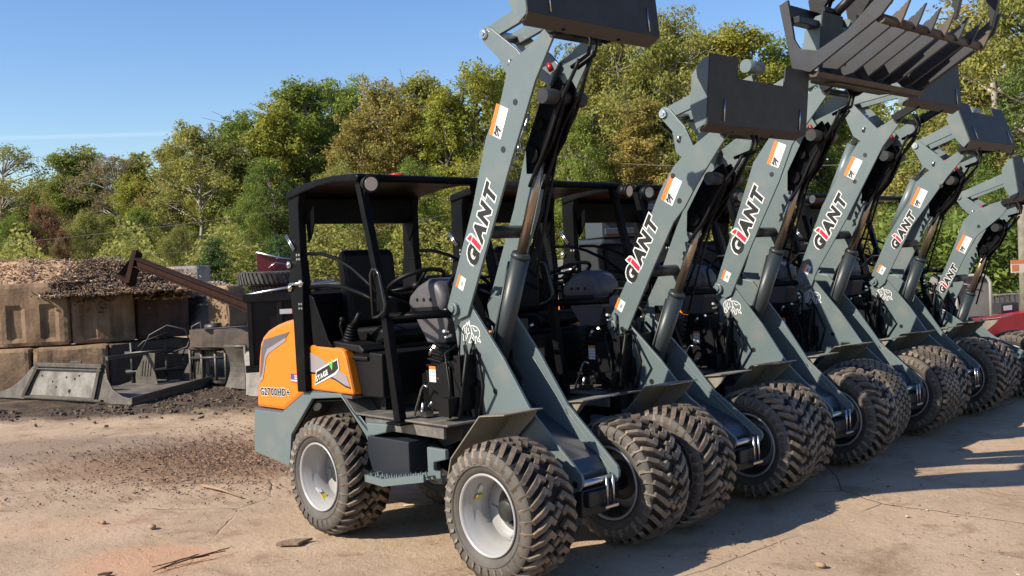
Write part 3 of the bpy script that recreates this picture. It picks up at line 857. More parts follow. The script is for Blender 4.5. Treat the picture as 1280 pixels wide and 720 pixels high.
    for i in range(3): m.cyl((lever[5][0] - bx0 - .08 + .035 * i, -.02 + .05 * i, lever[5][1] + .02 - .03 * i), (lever[5][0] - bx0 - .10 + .035 * i, -.02 + .05 * i, lever[5][1] + .06 - .03 * i), .018, 12)
    pieces('hydraulic_coupler', m, REDP, ar)
    m = MB()
    for i in range(5): 
        t = .42 + i * .035; m.cyl(A3(t, .14 + .01 * (i % 2), -.05 + .02 * i), A3(t + .02, .17 + .015 * (i % 3), -.05 + .02 * i), .013, 8); m.ball(A3(t + .01, .155, -.03 + .02 * i), .014, 8, 6)
    m.tube([A3(.40, .13, -.02), A3(.50, .16, -.03), A3(.60, .14, -.01), A3(.70, .13, -.02)], .006, 6)
    pieces('hose_fitting', m, STEEL, ar)
    # ---- quick attach plate
    hwd = qa['hw']; lo = Vector((qa['low'][0] - bx0, qa['low'][1])); ti = qa['tilt']; h = qa['h']
    up2 = Vector((math.sin(ti), math.cos(ti))); fw2 = Vector((math.cos(ti), -math.sin(ti)))
    def Q3(a, b, y): q = lo + fw2 * a + up2 * b; return (q.x, y, q.y)
    m = MB()
    def qbox(a0, a1, b0, b1, y0, y1):
        vs = [Q3(a, b, y) for a in (a0, a1) for y in (y0, y1) for b in (b0, b1)]
        m.add(vs, [(0, 1, 3, 2), (4, 6, 7, 5), (0, 4, 5, 1), (2, 3, 7, 6), (0, 2, 6, 4), (1, 5, 7, 3)])
    ew = .30 * hwd / .58
    # face with ears as one front profile (Y,Z) plate
    prof = [(-hwd, 0), (hwd, 0), (hwd, h), (hwd - ew, h), (hwd - ew - .01, h - qa['notch']), (-hwd + ew + .01, h - qa['notch']), (-hwd + ew, h), (-hwd, h)]
    n = len(prof); vs = [Q3(0, b, y) for y, b in prof] + [Q3(-.012, b, y) for y, b in prof]
    m.add(vs, [tuple(range(n)), tuple(range(2 * n - 1, n - 1, -1))] + [(i, i + n, (i + 1) % n + n, (i + 1) % n) for i in range(n)])
    m.m = 0
    qp = part('attach_plate', m, QAP, L, .003)
    m = MB()
    # bottom lip folded back, side cheeks
    vs = [Q3(0, -.001, -hwd), Q3(0, -.001, hwd), Q3(-.075, -.048, hwd - .03), Q3(-.075, -.048, -hwd + .03), Q3(-.012, .012, -hwd), Q3(-.012, .012, hwd), Q3(-.082, -.035, hwd - .03), Q3(-.082, -.035, -hwd + .03)]
    m.add(vs, [(0, 3, 2, 1), (4, 5, 6, 7), (0, 1, 5, 4), (2, 3, 7, 6), (1, 2, 6, 5), (3, 0, 4, 7)])
    part('plate_lip', m, mesh_cache.setdefault('m_lip', mat('bounce_tinted_lip', (.07, .058, .05), .6)), qp)  # brown base colour carries the light bounced up from the ground
    m = MB()
    for s in (-1, 1):
        y0, y1 = s * (hwd - .004), s * (hwd - .016)
        for (y0, y1) in ((s * (hwd - .004), s * (hwd - .016)),):
            a_ = [Q3(-.0125, .0, 0), Q3(-.0125, h - .02, 0), Q3(-.06, h - .03, 0), Q3(-.14, .30 * h / .42, 0), Q3(-.14, .10, 0), Q3(-.085, -.035, 0)]
            m.prism([(p[0], p[2]) for p in a_], y0, y1)
    ppart('plate_cheek', m, GREY, qp, .002)
    m = MB()
    for y in (-.23, .23):
        hx_, hz_ = qa['hinge'][0] - bx0, qa['hinge'][1]
        q = Q3(-.075, -.03, 0)
        m.prism([(hx_ - .035, hz_ + .0), (hx_ - .005, hz_ - .035), (hx_ + .03, hz_ - .03), (q[0] + .03, q[2] - .012), (q[0], q[2] + .04), (hx_, hz_ + .04)], y - .014, y + .014)
    ppart('plate_hook', m, PLAST, qp, .006)
    m = MB()
    for y in (-hwd + .17, hwd - .10):
        m = MB(); m.cyl(Q3(.004, .02, y), Q3(.004, .16, y), .005, 6); part('guide_pin', m, STEEL, qp)
    m = MB(); m.cyl(Q3(-.10, h - .02, -.05), Q3(-.10, h - .02, .12), .045, 14)
    part('locking_pin', m, GREY, qp)
    return L

GRP = 'compact wheel loaders parked side by side'
arms = {1: [(-0.846, 1.517), (-0.826, 1.461), (-0.741, 1.436), (-0.653, 1.462), (-0.399, 1.97), (-0.192, 2.385), (0.037, 2.818), (0.204, 3.05), (0.244, 3.096), (0.209, 3.13), (0.138, 3.099), (-0.017, 3.011), (-0.176, 2.956), (-0.225, 2.838), (-0.267, 2.735), (-0.408, 2.543), (-0.457, 2.413), (-0.562, 2.127), (-0.734, 1.76)],
 2: [(-0.805, 1.325), (-0.786, 1.248), (-0.71, 1.22), (-0.632, 1.251), (-0.365, 1.71), (-0.177, 2.01), (-0.08, 2.103), (0.028, 2.252), (0.213, 2.469), (0.306, 2.569), (0.271, 2.621), (0.155, 2.593), (0.007, 2.514), (-0.083, 2.454), (-0.162, 2.39), (-0.281, 2.24), (-0.431, 1.974), (-0.571, 1.693)],
 3: [(-0.813, 1.525), (-0.793, 1.444), (-0.723, 1.411), (-0.667, 1.437), (-0.625, 1.515), (-0.369, 1.991), (-0.18, 2.325), (-0.053, 2.60), (0.28, 2.96), (0.27, 3.03), (0.12, 2.98), (-0.10, 2.86), (-0.251, 2.678), (-0.406, 2.499), (-0.593, 2.05)],
 4: [(-1.034, 1.522), (-1.02, 1.444), (-0.945, 1.413), (-0.876, 1.442), (-0.821, 1.57), (-0.493, 2.055), (-0.317, 2.349), (-0.123, 2.673), (0.061, 2.883), (0.056, 2.94), (-0.004, 2.913), (-0.231, 2.808), (-0.357, 2.729), (-0.514, 2.528), (-0.738, 2.183)],
 5: [(-1.001, 1.464), (-0.986, 1.388), (-0.908, 1.353), (-0.844, 1.402), (-0.788, 1.518), (-0.534, 1.976), (-0.328, 2.228), (-0.161, 2.437), (0.041, 2.652), (0.028, 2.715), (-0.035, 2.683), (-0.359, 2.511), (-0.477, 2.418), (-0.55, 2.245), (-0.792, 1.891)],
 6: [(-1.067, 1.07), (-1.06, 0.996), (-0.996, 0.959), (-0.929, 1.006), (-0.888, 1.144), (-0.647, 1.594), (-0.489, 1.857), (-0.199, 2.079), (-0.138, 2.179), (-0.186, 2.235), (-0.322, 2.201), (-0.542, 2.119), (-0.633, 2.035), (-0.721, 1.805), (-0.927, 1.356)]}
make_loader('nearest wheel loader, its orange hood and black canopy in full view, arm raised highest', GRP, (0, 0), (-.768, 1.502), arms[1],
    (-.583, 1.826), (-.436, 2.123), ((-.288, 2.624), (.42, .9), ((-.136, 2.716), (-.257, 2.453))), (-.701, 1.669),
    [(-.461, 3.175), (-.45, 3.21), (-.41, 3.22), (-.359, 3.195), (-.144, 3.03), (-.08, 2.96), (-.16, 2.84), (-.242, 2.90), (-.30, 3.0), (-.436, 3.13)], ((-.419, 3.173), (.26, 3.32)),
    dict(low=(.37, 3.085), tilt=-.10, h=.52, hw=.55, notch=.13, hinge=(.215, 3.07)), seed=1)
make_loader('second wheel loader, its low arm ending in a tall-eared dark attach plate', GRP, (0, 1.5), (-.761, 1.284), arms[2],
    (-.581, 1.652), (-.42, 1.93), ((-.183, 2.232), (.5, .866), ((-.165, 2.33), (-.118, 2.155))), (-.691, 1.438),
    [(-.293, 2.774), (-.28, 2.81), (-.249, 2.821), (-.201, 2.797), (-.071, 2.653), (-.0, 2.50), (-.041, 2.40), (-.159, 2.49), (-.182, 2.639), (-.268, 2.734)], ((-.252, 2.771), (.32, 2.92)),
    dict(low=(.42, 2.59), tilt=.10, h=.43, hw=.58, notch=.13, hinge=(.285, 2.585)), seed=2)
make_loader('third wheel loader of the row, the one holding up the black tined grapple', GRP, (-.06, 2.86), (-.783, 1.491), arms[3],
    (-.595, 1.828), (-.43, 2.147), ((-.192, 2.54), (.42, .9), ((-.242, 2.388),)), (-.707, 1.596),
    [(-.40, 3.03), (-.36, 3.06), (-.31, 3.05), (-.26, 3.0), (-.09, 2.88), (-.02, 2.76), (-.08, 2.68), (-.2, 2.72), (-.27, 2.83), (-.38, 2.95)], ((-.36, 3.01), (.22, 3.20)),
    dict(low=(.40, 3.02), tilt=.12, h=.45, hw=.55, notch=.10, hinge=(.26, 2.99)), seed=3, beacon=False)
make_loader('fourth wheel loader, its attach plate just below the right end of the grapple', GRP, (-.25, 4.48), (-.993, 1.482), arms[4],
    (-.785, 1.841), (-.601, 2.137), ((-.412, 2.51), (.5, .86), ((-.292, 2.614), (-.401, 2.385))), (-.92, 1.603),
    [(-.55, 3.13), (-.52, 3.17), (-.475, 3.17), (-.42, 3.10), (-.26, 2.92), (-.15, 2.80), (-.2, 2.70), (-.34, 2.74), (-.42, 2.80), (-.48, 2.95)], ((-.50, 3.12), (.10, 3.20)),
    dict(low=(.29, 3.01), tilt=-.05, h=.42, hw=.52, notch=.0, hinge=(.03, 2.91)), tilt=((-.75, 2.22), (-.50, 2.74)), tyre_k=('block', 'block'), seed=4, beacon=False)
make_loader('fifth wheel loader, its notched attach plate leaning back against the trees', GRP, (-.30, 5.87), (-.958, 1.421), arms[5],
    (-.72, 1.80), (-.58, 2.02), ((-.449, 2.262), (.47, .88), ((-.22, 2.36),)), (-.874, 1.545),
    [(-.515, 2.77), (-.50, 2.83), (-.449, 2.84), (-.40, 2.79), (-.25, 2.66), (-.16, 2.56), (-.2, 2.46), (-.32, 2.50), (-.42, 2.58), (-.47, 2.68)], ((-.485, 2.79), (.05, 2.98)),
    dict(low=(.23, 2.74), tilt=-.32, h=.40, hw=.55, notch=.09, hinge=(.0, 2.70)), tilt=((-.80, 1.98), (-.56, 2.45)), seed=5, beacon=False)
make_loader('sixth and farthest wheel loader, smallest and lowest, next to the red trailer', GRP, (-.36, 7.35), (-1.04, 1.033), arms[6],
    (-.898, 1.265), (-.785, 1.455), ((-.632, 1.774), (.47, .88), ((-.463, 1.963),)), None,
    [(-.72, 2.28), (-.71, 2.33), (-.67, 2.34), (-.61, 2.30), (-.48, 2.20), (-.40, 2.13), (-.43, 2.05), (-.52, 2.07), (-.60, 2.12), (-.67, 2.2)], ((-.69, 2.31), (-.12, 2.50)),
    dict(low=(.09, 2.26), tilt=-.12, h=.42, hw=.50, notch=.08, hinge=(-.17, 2.21)), seed=6, wr=.38, beacon=False)

# ------------------------------------------------------------------ grapple on loader 3
GB = mat('grapple_black', (.009, .009, .011), .4, spec=.25, col2=(.018, .017, .016), scale=8, bump=.04, bscale=70)
GG = mat('worn_grapple_grey', (.034, .038, .048), .45, spec=.3, col2=(.028, .029, .033), scale=5, thr=(.45, .6))
GR = mat('rusty_cross_bar', (.075, .05, .032), .6, col2=(.035, .027, .021), scale=12)
gp = thing('grapple', 'black root grapple with grey tines and open claws, raised on the third loader', 'grapple', (0, 2.86, 0))
m = MB()
for s in (-1, 1):
    m.prism([(.276, 3.504), (.346, 3.53), (.385, 3.246), (.426, 3.175), (.559, 3.14), (.781, 3.235), (1.0, 3.41), (1.16, 3.52), (1.10, 3.36), (1.02, 3.28), (.50, 3.00), (.36, 3.04)], s * .835, s * .81)
ppart('side_plate', m, GG, gp, .004)
m = MB(); m.cyl((1.005, -.808, 3.27), (1.005, .808, 3.27), .031, 18); part('cross_bar', m, GR, gp)
m = MB(); m.prism([(.40, 3.05), (.40, 2.975), (.53, 2.965), (.55, 3.0)], -.808, .808); m.prism([(.42, 2.974), (.42, 2.955), (.50, 2.95), (.50, 2.966)], -.5, .35); part('lower_beam', m, GR, gp, .004)
m = MB(); m.bx(.30, .345, -.808, .808, 3.40, 3.50); m.bx(.30, .33, -.45, .45, 3.05, 3.40); m.bx(.33, .42, -.808, .808, 3.36, 3.41)
part('back_frame', m, GB, gp, .006)
ys = [-.64 + i * .225 for i in range(7)]
for i, y in enumerate(ys):
    m = MB(); t = .026
    m.prism([(.50, 3.10), (.49, 3.05), (.53, 3.01), (.60, 3.02), (.985, 3.235), (1.0, 3.27), (.95, 3.31), (.90, 3.315)], y - t / 2, y + t / 2)
    part('tine', m, GG, gp, .003)
    m = MB()
    m.prism([(.975, 3.30), (.985, 3.24), (1.045, 3.245), (1.075, 3.30), (1.125, 3.405), (1.105, 3.395), (1.095, 3.38), (1.085, 3.38), (1.07, 3.36), (1.06, 3.36), (1.045, 3.34), (1.02, 3.335)], y + .02, y + .042)
    part('tine_tip', m, GG if i % 3 else GR, gp, .002)
def claw(y, dx0, dz0):
    c = link('claw', None, gp); c.empty_display_size = .1
    for dy in (0,):
        P = [(.34, 3.62), (.50, 3.86), (.80, 4.02), (1.10, 4.03), (1.33, 3.92), (1.46, 3.70), (1.47, 3.48), (1.41, 3.27), (1.395, 3.27), (1.40, 3.33), (1.385, 3.36), (1.395, 3.41), (1.375, 3.45), (1.39, 3.50), (1.37, 3.55), (1.375, 3.64), (1.26, 3.80), (1.06, 3.86), (.82, 3.86), (.60, 3.72), (.44, 3.52), (.36, 3.48)]
        m = MB(); m.prism([(x + dx0, z + dz0) for x, z in P], y + dy - .018, y + dy + .018); part('claw_arm', m, GB, c, .003)
    m = MB(); m.cyl((.40, y - .12, 3.50), (.40, y + .12, 3.50), .03, 12); part('claw_pin', m, GB, c)
    m = MB(); m.cyl((.84, y - .07, 3.93), (.84, y + .07, 3.93), .02, 12); part('claw_pin', m, GB, c)
    m = MB(); m.cyl((.33, y + .06, 3.44), (.60, y + .06, 3.62), .035, 16); m.cyl((.60, y + .06, 3.62), (.86, y + .06, 3.79), .018, 12); part('claw_cylinder', m, GB, c)
    m = MB(); m.tube([(.33, y + .05, 3.46), (.36, y + .1, 3.60), (.48, y + .12, 3.68), (.58, y + .1, 3.63), (.56, y + .04, 3.57)], .014, 8); part('claw_hose', m, PLAST, c)
claw(-.36, -.10, -.01); claw(.10, -.05, -.01)
m = MB()
for y in (-.50, -.36): m.cyl((.39, y, 3.12), (.39, y + .02, 3.36), .011, 8)
pieces('guide_rod', m, STEEL, gp)

# ------------------------------------------------------------------ places in the yard
FH = Vector((CF.x, CF.y, 0)).normalized(); RH = Vector((-FH.y, FH.x, 0)) * -1
def ray(px, py): return CF + CR * ((px - 640) / 1251.6) - CU * ((py - 360) / 1251.6)
def gpt(px, py, z=0):          # where a sight line of the survey meets height z
    d = ray(px, py); t = (z - CAM.z) / d.z; return CAM + d * t
def spot(px, dep, py=330):     # point at a bearing and a distance
    d = ray(px, py); return CAM + d * (dep / d.dot(CF))
def ground_at(px, dep, z=0): p = spot(px, dep); return Vector((p.x, p.y, z))

# ------------------------------------------------------------------ ground
def ground_mat():
    m = bpy.data.materials.new('dusty_yard'); m.use_nodes = True; n = m.node_tree; b = n.nodes['Principled BSDF']; L = n.links.new
    b.inputs['Roughness'].default_value = .9; b.inputs['Specular IOR Level'].default_value = .2
    geo = n.nodes.new('ShaderNodeNewGeometry')
    def noise(s, d=8, r=.6, dist=0, off=0):
        t = n.nodes.new('ShaderNodeTexNoise'); t.inputs['Scale'].default_value = s; t.inputs['Detail'].default_value = d; t.inputs['Roughness'].default_value = r; t.inputs['Distortion'].default_value = dist
        mp = n.nodes.new('ShaderNodeMapping'); mp.inputs['Location'].default_value = (off, off * .7, 0); L(geo.outputs['Position'], mp.inputs[0]); L(mp.outputs[0], t.inputs['Vector']); return t.outputs['Fac']
    def rng(s, a, b_, c=0, d=1):
        t = n.nodes.new('ShaderNodeMapRange'); t.interpolation_type = 'SMOOTHSTEP'
        for i, v in enumerate((a, b_, c, d)): t.inputs[i + 1].default_value = v
        L(s, t.inputs[0]); return t.outputs[0]
    def math_(op, a, b_=None):
        t = n.nodes.new('ShaderNodeMath'); t.operation = op
        for i, v in enumerate((a, b_)):
            if v is None: continue
            if isinstance(v, (int, float)): t.inputs[i].default_value = v
            else: L(v, t.inputs[i])
        return t.outputs[0]
    def mix(f, a, b_):
        t = n.nodes.new('ShaderNodeMix'); t.data_type = 'RGBA'
        if isinstance(f, float): t.inputs[0].default_value = f
        else: L(f, t.inputs[0])
        for i, v in ((6, a), (7, b_)):
            if isinstance(v, tuple): t.inputs[i].default_value = (*v, 1)
            else: L(v, t.inputs[i])
        return t.outputs[2]
    def patch(px, py, rx, ry, wob=1.2):     # elongated blotch, rx along the view's right, ry in depth
        c = gpt(px, py)
        mp = n.nodes.new('ShaderNodeVectorMath'); mp.operation = 'SUBTRACT'; L(geo.outputs['Position'], mp.inputs[0]); mp.inputs[1].default_value = c
        d1 = n.nodes.new('ShaderNodeVectorMath'); d1.operation = 'DOT_PRODUCT'; L(mp.outputs[0], d1.inputs[0]); d1.inputs[1].default_value = RH / rx
        d2 = n.nodes.new('ShaderNodeVectorMath'); d2.operation = 'DOT_PRODUCT'; L(mp.outputs[0], d2.inputs[0]); d2.inputs[1].default_value = FH / ry
        q = math_('ADD', math_('MULTIPLY', d1.outputs['Value'], d1.outputs['Value']), math_('MULTIPLY', d2.outputs['Value'], d2.outputs['Value']))
        q = math_('SQRT', q)
        q = math_('ADD', q, math_('MULTIPLY', math_('SUBTRACT', noise(2.2, 9, .7, .4, px * .01), .5), wob))
        return rng(q, .55, 1.1, 1, 0)
    base = mix(rng(noise(.8, 9, .65), .35, .68), (.44, .325, .222), (.31, .225, .15))
    base = mix(rng(noise(5, 10, .7, .3, 3), .45, .72), base, (.41, .31, .22))
    base = mix(math_('MULTIPLY', rng(noise(2.0, 10, .72, 1.0, 9), .52, .66), .6), base, (.20, .125, .075))
    base = mix(math_('MULTIPLY', rng(noise(70, 4, .6, 0, 1), .58, .72), .55), base, (.15, .10, .065))
    base = mix(math_('MULTIPLY', patch(180, 700, .60, .42), .5), base, (.50, .26, .15))
    base = mix(math_('MULTIPLY', patch(90, 655, .7, .35), .22), base, (.48, .27, .17))
    base = mix(math_('MULTIPLY', patch(300, 570, 2.4, 1.3), .72), base, (.20, .118, .068))
    base = mix(math_('MULTIPLY', patch(70, 560, 2.0, 1.0), .6), base, (.16, .12, .09))
    mud = math_('MAXIMUM', patch(150, 506, 5.0, 1.5, .9), math_('MAXIMUM', patch(60, 480, 7, 3.5, .6), patch(300, 490, 3, 2.6, .8)))
    base = mix(math_('MULTIPLY', mud, .93), base, mix(rng(noise(3, 8, .7), .4, .65), (.05, .036, .027), (.125, .088, .06)))
    # cracks of the slab under the dust
    vo = n.nodes.new('ShaderNodeTexVoronoi'); vo.feature = 'DISTANCE_TO_EDGE'; vo.inputs['Scale'].default_value = .33
    nn = n.nodes.new('ShaderNodeTexNoise'); nn.inputs['Scale'].default_value = 2.0; nn.inputs['Detail'].default_value = 6
    L(geo.outputs['Position'], nn.inputs['Vector'])
    ad = n.nodes.new('ShaderNodeMix'); ad.data_type = 'VECTOR'; ad.inputs[0].default_value = .12; L(geo.outputs['Position'], ad.inputs[4]); L(nn.outputs['Color'], ad.inputs[5]); L(ad.outputs[1], vo.inputs['Vector'])
    crack = math_('MULTIPLY', rng(vo.outputs['Distance'], .0, .0035, 1, 0), rng(noise(.9, 3, .5, 0, 20), .42, .55))
    base = mix(math_('MULTIPLY', crack, .6), base, (.10, .07, .05))
    L(base, b.inputs['Base Color'])
    h = math_('ADD', math_('MULTIPLY', noise(14, 12, .75, .3), .5), math_('MULTIPLY', noise(90, 6, .7), .14))
    h = math_('ADD', h, math_('MULTIPLY', math_('MULTIPLY', mud, noise(7, 12, .8, .5, 5)), 3.0))
    h = math_('ADD', h, math_('MULTIPLY', math_('MULTIPLY', patch(330, 568, 1.7, .9), noise(40, 8, .8)), .6))
    h = math_('SUBTRACT', h, math_('MULTIPLY', crack, .3))
    bp = n.nodes.new('ShaderNodeBump'); bp.inputs['Strength'].default_value = .8; bp.inputs['Distance'].default_value = .045
    L(h, bp.inputs['Height']); L(bp.outputs[0], b.inputs['Normal'])
    return m
GM = ground_mat()
def axis_pts(lo, hi, c, d):
    out_ = []; x = c
    while x < hi: out_.append(x); x += d * (1 + ((x - c) / 9) ** 2) if x - c < 60 else 60
    y = c - d
    while y > lo: out_.insert(0, y); y -= d * (1 + ((c - y) / 9) ** 2) if c - y < 60 else 60
    return out_
xs = axis_pts(-600, 600, -3, .11); ys_ = axis_pts(-600, 900, 0, .11)
mudc = [gpt(150, 505), gpt(290, 500), gpt(240, 508), gpt(60, 512)]
vs = []
for x in xs:
    for y in ys_:
        p = Vector((x, y, 0)); dd = (p - CAM).length
        z = -.012 + .012 * noise.noise(p * .5)
        if dd < 30:
            z += .006 * noise.noise(p * 2.3)
            k = max(0, 1 - (min((p - q).length for q in mudc) / 1.8))
            z += k * (.06 * abs(noise.noise(p * 1.9)) + .05 * noise.noise(p * 5.5) + .02)
            dl = min((Vector((x, y, 0)) - Vector((a, b, 0))).length for a in (0, -1.7) for b in (-.5, .5))
            if dl < .8: z *= dl
        vs.append((x, y, z))
ny = len(ys_); fs = [(i * ny + j, (i + 1) * ny + j, (i + 1) * ny + j + 1, i * ny + j + 1) for i in range(len(xs) - 1) for j in range(ny - 1)]
m = MB(); m.add(vs, fs, True); link('ground', m.mesh('ground', GM), kind='structure')

# scattered chips, clods and grit
def scatter(name, label, n, centers, size, mats, seed, flat=.35, z0=.0):
    rg = random.Random(seed); m = MB()
    for i in range(n):
        c, rx, ry = rg.choice(centers); p = c + RH * rg.gauss(0, rx) + FH * rg.gauss(0, ry)
        if (p - CAM).length > 22: continue
        s = size * rg.uniform(.3, 1.0) * (1.5 if rg.random() < .08 else 1); a = rg.uniform(0, 6.28); l = s * rg.uniform(.5, 1.8)
        ca, sa = math.cos(a), math.sin(a); th = s * flat * rg.uniform(.4, 1.3); tl = rg.uniform(-.3, .3)
        pts = []
        for (u_, v_) in ((-1, -.8), (1, -1), (.8, .9), (-.7, 1)):
            x = u_ * l * .5 * rg.uniform(.7, 1.2); y = v_ * s * .35 * rg.uniform(.6, 1.2); pts.append((p.x + x * ca - y * sa, p.y + x * sa + y * ca, z0 + tl * x))
        vs = pts + [(x * .75 + p.x * .25, y * .75 + p.y * .25, z + th) for x, y, z in pts]
        m.m = rg.randrange(len(mats))
        m.add(vs, [(4, 5, 6, 7), (0, 1, 5, 4), (1, 2, 6, 5), (2, 3, 7, 6), (3, 0, 4, 7)])
    return link(name, m.mesh(name, mats), label=label, cat='debris', kind='stuff')
CH = [mat('chip_tan', (.36, .24, .14), .85), mat('chip_brown', (.17, .10, .06), .85), mat('chip_dark', (.07, .045, .03), .9), mat('chip_pale', (.50, .40, .29), .85)]
WC = [mat('mulch_tan', (.30, .17, .095), .9), mat('mulch_brown', (.15, .08, .045), .9), mat('mulch_dark', (.07, .04, .027), .9), mat('mulch_pale', (.40, .27, .17), .9)]
scatter('wood_chips', 'brown wood chips strewn on the dirt left of the nearest loader', 9000, [(gpt(300, 575), .55, .45), (gpt(280, 560), 1.3, .9), (gpt(310, 560), 1.0, .7), (gpt(250, 565), .8, .35), (gpt(340, 545), .5, .8), (gpt(250, 600), .9, .5)], .022, WC, 1)
scatter('grit', 'small stones and litter sprinkled over the yard', 3000, [(gpt(640, 690), 3.5, 2.5), (gpt(200, 640), 1.6, 1.0), (gpt(1050, 690), 1.5, .8), (gpt(1000, 660), 2, 1.5)], .012, CH, 2)
MUD = [mat('mud_clod', (.06, .042, .03), .9, bump=.4, bscale=30), mat('mud_clod_light', (.16, .115, .078), .9, bump=.4, bscale=30)]
scatter('mud_clods', 'dark broken clods of mud in front of the concrete blocks', 2200, [(gpt(290, 498), 1.1, .8), (gpt(270, 494), .9, .7), (gpt(120, 514), 1.8, .25)], .06, MUD, 3, .45, .0)
WOOD = mat('stick_wood', (.38, .24, .13), .8, col2=(.22, .14, .08), scale=20)
BARK = mat('bark', (.20, .13, .085), .9, col2=(.34, .23, .15), scale=30, bump=.3)
DTW = mat('dark_twig', (.12, .06, .04), .9)
def tagged(name, mb, mats, label, cat, group=None, bevel=0): return link(name, mb.mesh(name, mats), None, bevel, label, cat, group)
m = MB(); a = gpt(250, 608); b = gpt(302, 623); m.tube([a + Vector((0, 0, .012)), (a + b) / 2 + Vector((.01, .01, .02)), b + Vector((0, 0, .01))], .011, 8, True, .006)
tagged('stick', m, WOOD, 'pale broken stick lying on the dirt among the wood chips', 'stick')
m = MB(); c = gpt(366, 680)
m.slab([(c.x + q.x, c.y + q.y) for q in [RH * -.10 + FH * -.05, RH * .05 + FH * -.06, RH * .07, RH * .12 + FH * .06, RH * -.02 + FH * .05, RH * -.07 + FH * .02]], .004, .022)
tagged('bark_chunk', m, BARK, 'flat piece of bark lying below the rear tyre of the nearest loader', 'bark', bevel=.003)
rg = random.Random(5); m = MB()
for k in range(5):
    a = gpt(192 + rg.uniform(-6, 20), 718 - rg.uniform(0, 10)); b = gpt(288 - rg.uniform(0, 40), 690 + rg.uniform(-3, 8)); mid = (a + b) / 2 + Vector((rg.uniform(-.02, .02), rg.uniform(-.02, .02), .02))
    m.tube([a + Vector((0, 0, .006)), mid, b + Vector((0, 0, .01 + rg.random() * .02))], .0035, 5)
tagged('twig_bundle', m, DTW, 'thin dark reddish twigs lying together on the dirt at the bottom left', 'twigs')
m = MB(); a = gpt(130, 719); m.slab([(a.x + q.x, a.y + q.y) for q in [RH * -.03 + FH * -.02, RH * .035 + FH * -.01, RH * .045 + FH * .02, RH * -.01 + FH * .015]], .003, .015)
tagged('bark_chip', m, DTW, 'dark bark chip at the bottom edge, left of the twig bundle', 'bark')
for px, py, s, lab in ((1026, 708, .035, 'brown stone alone on the concrete in the bottom right'), (1134, 646, .016, 'small white pebble on the sunlit ground at the right'), (1159, 638, .012, 'tiny pale pebble right of the white pebble'), (129, 654, .03, 'flat tan stone on the dirt, left of the bark piece'), (190, 660, .04, 'crumbled tan clod beside the flat tan stone')):
    m = MB(); c = gpt(px, py); m.ball((c.x, c.y, s * .25), (s, s * .7, s * .45), 7, 5); tagged('stone', m, CH[3] if s < .02 else CH[0], lab, 'stone')
m = MB(); a = gpt(504, 633); b = gpt(543, 630); m.tube([a + Vector((0, 0, .006)), b + Vector((0, 0, .006))], .008, 6); tagged('wood_splinter', m, CH[3], 'pale wood splinter in the shade under the nearest loader', 'splinter')

# ------------------------------------------------------------------ concrete blocks and rubble, left
CON = mat('weathered_concrete', (.31, .20, .115), .88, col2=(.15, .095, .055), scale=2.2, thr=(.38, .66), bump=.5, bscale=14)
CONL = mat('pale_concrete', (.36, .34, .31), .88, col2=(.22, .20, .175), scale=3, bump=.4, bscale=18)
COND = mat('dark_shaded_concrete', (.10, .072, .052), .9, col2=(.05, .04, .035), scale=2.2, bump=.5, bscale=14)  # dark tone; on the block under the beam it stands for shade
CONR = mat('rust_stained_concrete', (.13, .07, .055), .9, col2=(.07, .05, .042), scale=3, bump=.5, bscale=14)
blk_rot = math.atan2(RH.y, RH.x)
def block(px0, px1, dep0, dep1, z0, z1, mt, label, recess=True, th=.8, group='stacked concrete blocks'):
    a = ground_at(px0, dep0); b = ground_at(px1, dep1); d = (b - a); ln = d.length; ang = math.atan2(d.y, d.x)
    t = thing('concrete_block', label, 'concrete block', (a.x, a.y, z0), (0, 0, ang), group)
    bm = bmesh.new(); bmesh.ops.create_cube(bm, size=1)
    bmesh.ops.subdivide_edges(bm, edges=bm.edges[:], cuts=14, use_grid_fill=True)
    h = z1 - z0; rr = random.Random(px0 + int(z0 * 100))
    off = Vector((rr.uniform(0, 50), rr.uniform(0, 50), 0))
    for v in bm.verts:
        x = (v.co.x + .5) * ln; y = (v.co.y + .5) * th; z = (v.co.z + .5) * h
        p = Vector((x, y, z)) + off
        e = sum(1 for q in v.co if abs(abs(q) - .5) < .001)
        k = .012 if e == 1 else -.0
        dx = noise.noise(p * 3) * .02 + noise.noise(p * 9) * .008
        if e >= 2:
            c = Vector((ln / 2, th / 2, h / 2)); dv = (c - Vector((x, y, z))).normalized(); s = .02 + .035 * abs(noise.noise(p * 5))
            x += dv.x * s; y += dv.y * s; z += dv.z * s
        if recess and abs(v.co.y + .5) < .001:
            for cx in (.28, .74):
                if abs(x / ln - cx) < .085 and .12 < z / h < .62: y += .045
        v.co = Vector((x, y + dx, z + dx * .5))
    me = bpy.data.meshes.new('body'); bm.to_mesh(me); bm.free(); me.materials.append(mt)
    link('body', me, t)
    return t
block(-120, -13, 16.9, 17.0, .70, 1.80, CON, 'upper concrete block at the very left edge of the picture')
block(-9, 82, 17.0, 17.1, .72, 1.80, CON, 'tan upper block, first full one from the left edge, with two square recesses')
block(85, 165, 17.15, 17.5, .72, 1.80, CON, 'upper concrete block right of the first full block, chips spilling over it')
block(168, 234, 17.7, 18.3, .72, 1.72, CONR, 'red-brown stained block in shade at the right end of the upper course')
block(-130, -62, 16.75, 16.8, -.1, .70, CON, 'lower concrete block at the far left edge', False)
block(-58, 30, 16.8, 16.85, -.1, .70, CON, 'lower tan block behind the left end of the steel attachment', False)
block(34, 128, 16.85, 17.05, -.1, .70, CON, 'lower block right above the framed steel panel', False)
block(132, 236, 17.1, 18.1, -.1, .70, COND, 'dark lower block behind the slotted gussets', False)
block(226, 300, 18.8, 18.9, .80, 1.45, COND, 'dark block in shade under the leaning beam', False, .8)
